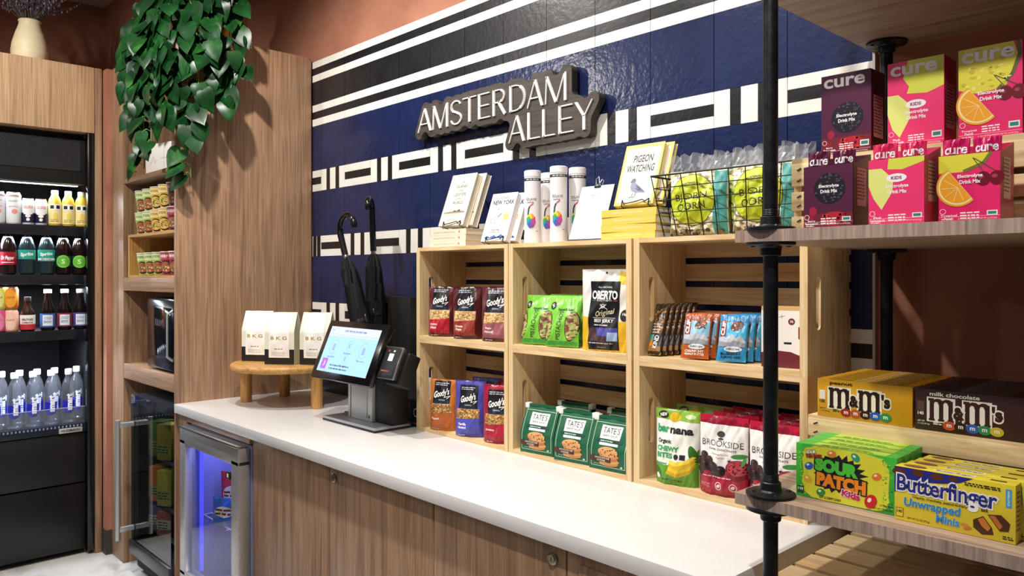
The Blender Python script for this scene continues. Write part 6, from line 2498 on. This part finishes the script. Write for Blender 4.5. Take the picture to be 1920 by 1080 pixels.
def butter():
    root = thing('peanut_candy_box', 'x', 'box', group='yellow and blue peanut butter candy boxes')
    w, h, d = 0.174, 0.089, 0.030
    ym = M('#dfc934', 0.38)
    bl = M('#232a86', 0.4)
    b = MB().cbox(-w / 2, w / 2, 0, d, 0, h, ym, 0.0006)
    a = Art(b, lambda x, z, o: Vector((x, -o, z)))
    a.poly([(-w / 2, h), (0.03, h), (0.012, h - 0.010), (-0.012, h - 0.016), (-0.045, h - 0.020), (-0.068, h - 0.028), (-w / 2, h - 0.044)], bl)
    for x, z, r in ((-0.080, 0.080, 0.008), (-0.050, 0.083, 0.007), (-0.022, 0.082, 0.007), (0.002, 0.083, 0.005)):
        a.ell(x, z, r * 1.3, r * 0.8, M('#5a2f1a', 0.45))
    a.text('Butterfinger', -0.010, 0.060, 0.146, 0.032, bl, 0.018, rot=-1, outline=(M('#f3f0ea', 0.4), 0.06))
    a.text('crispety, crunchety, peanut-buttery!', -0.018, 0.0425, 0.082, 0.005, INK, 0.02)
    a.text('Unwrapped', -0.030, 0.031, 0.084, 0.018, M('#2f86c4', 0.4), 0.035, shear=0.1, outline=(M('#eef0e0'), 0.015))
    a.text('Minis', -0.006, 0.0155, 0.034, 0.013, M('#2f86c4', 0.4), 0.035, shear=0.1, outline=(M('#eef0e0'), 0.015))
    a.text('BAR', 0.046, 0.043, 0.010, 0.004, INK, 0.03)
    a.poly([(0.030, 0.026), (0.044, 0.034), (0.056, 0.018), (0.058, 0.008), (0.042, 0.005), (0.030, 0.014)], M('#4a2a18', 0.4))
    a.poly([(0.036, 0.028), (0.044, 0.032), (0.054, 0.018), (0.050, 0.012), (0.042, 0.018)], M('#c2762c', 0.4))
    a.poly([(0.050, 0.038), (0.068, 0.041), (0.080, 0.030), (0.078, 0.018), (0.066, 0.016), (0.056, 0.030)], M('#4a2a18', 0.4))
    a.poly([(0.052, 0.037), (0.060, 0.038), (0.070, 0.024), (0.066, 0.018), (0.058, 0.029)], M('#b8652c', 0.4))
    a.ell(0.018, 0.014, 0.006, 0.003, M('#c98a2c'), -10)
    a.ell(0.022, 0.010, 0.006, 0.003, M('#b8752c'), 15)
    a.rect(0.074, 0.054, 0.082, 0.082, M('#3f9fd0', 0.4))
    a.text('STAY FRESH', 0.078, 0.068, 0.022, 0.003, WHITE, 0.02, rot=90)
    a.lines(0.018, 0.080, 0.070, 2, 0.003, 0.0018, INK, 4)
    a.rect(-0.085, 0.006, -0.073, 0.021, INK)
    a.rect(-0.0842, 0.0068, -0.0738, 0.0202, ym)
    a.text('140', -0.079, 0.015, 0.008, 0.005, INK, 0.03)
    a.text('NET WT 2.8 OZ (79.3g)', -0.050, 0.006, 0.034, 0.004, INK, 0.01)
    a.lines(0.070, 0.008, 0.084, 2, 0.003, 0.0018, INK, 9)
    a = Art(b, lambda x, y, o: Vector((x, y, h + o)))
    a.rect(-0.03, 0.008, 0.03, 0.020, M('#e9e2b0', 0.4))
    a.text('Butterfinger', 0, 0.014, 0.055, 0.009, bl, 0.03)
    a.ell(-0.06, 0.016, 0.018, 0.009, M('#7a4a24', 0.5))
    a.rect(0.05, 0.010, 0.072, 0.018, M('#5a4418', 0.5))
    a = Art(b, lambda y, z, o: Vector((w / 2 + o, y, z)))
    a.lines(0.006, 0.075, 0.024, 9, 0.007, 0.003, M('#5a4a14'), 7)
    b.build('carton', root)
    return root


q = put(butter(), (-0.409, 1.346, ZL), 0, 'yellow and blue peanut butter candy box at the front of the lower pipe shelf')
for i in range(3):
    dup(q, (-0.403 + 0.003 * i, 1.346 + 0.0315 * (i + 1), ZL), 0, 0, 'yellow and blue peanut butter candy box, %s behind the front one' % ['first', 'second', 'third'][i])
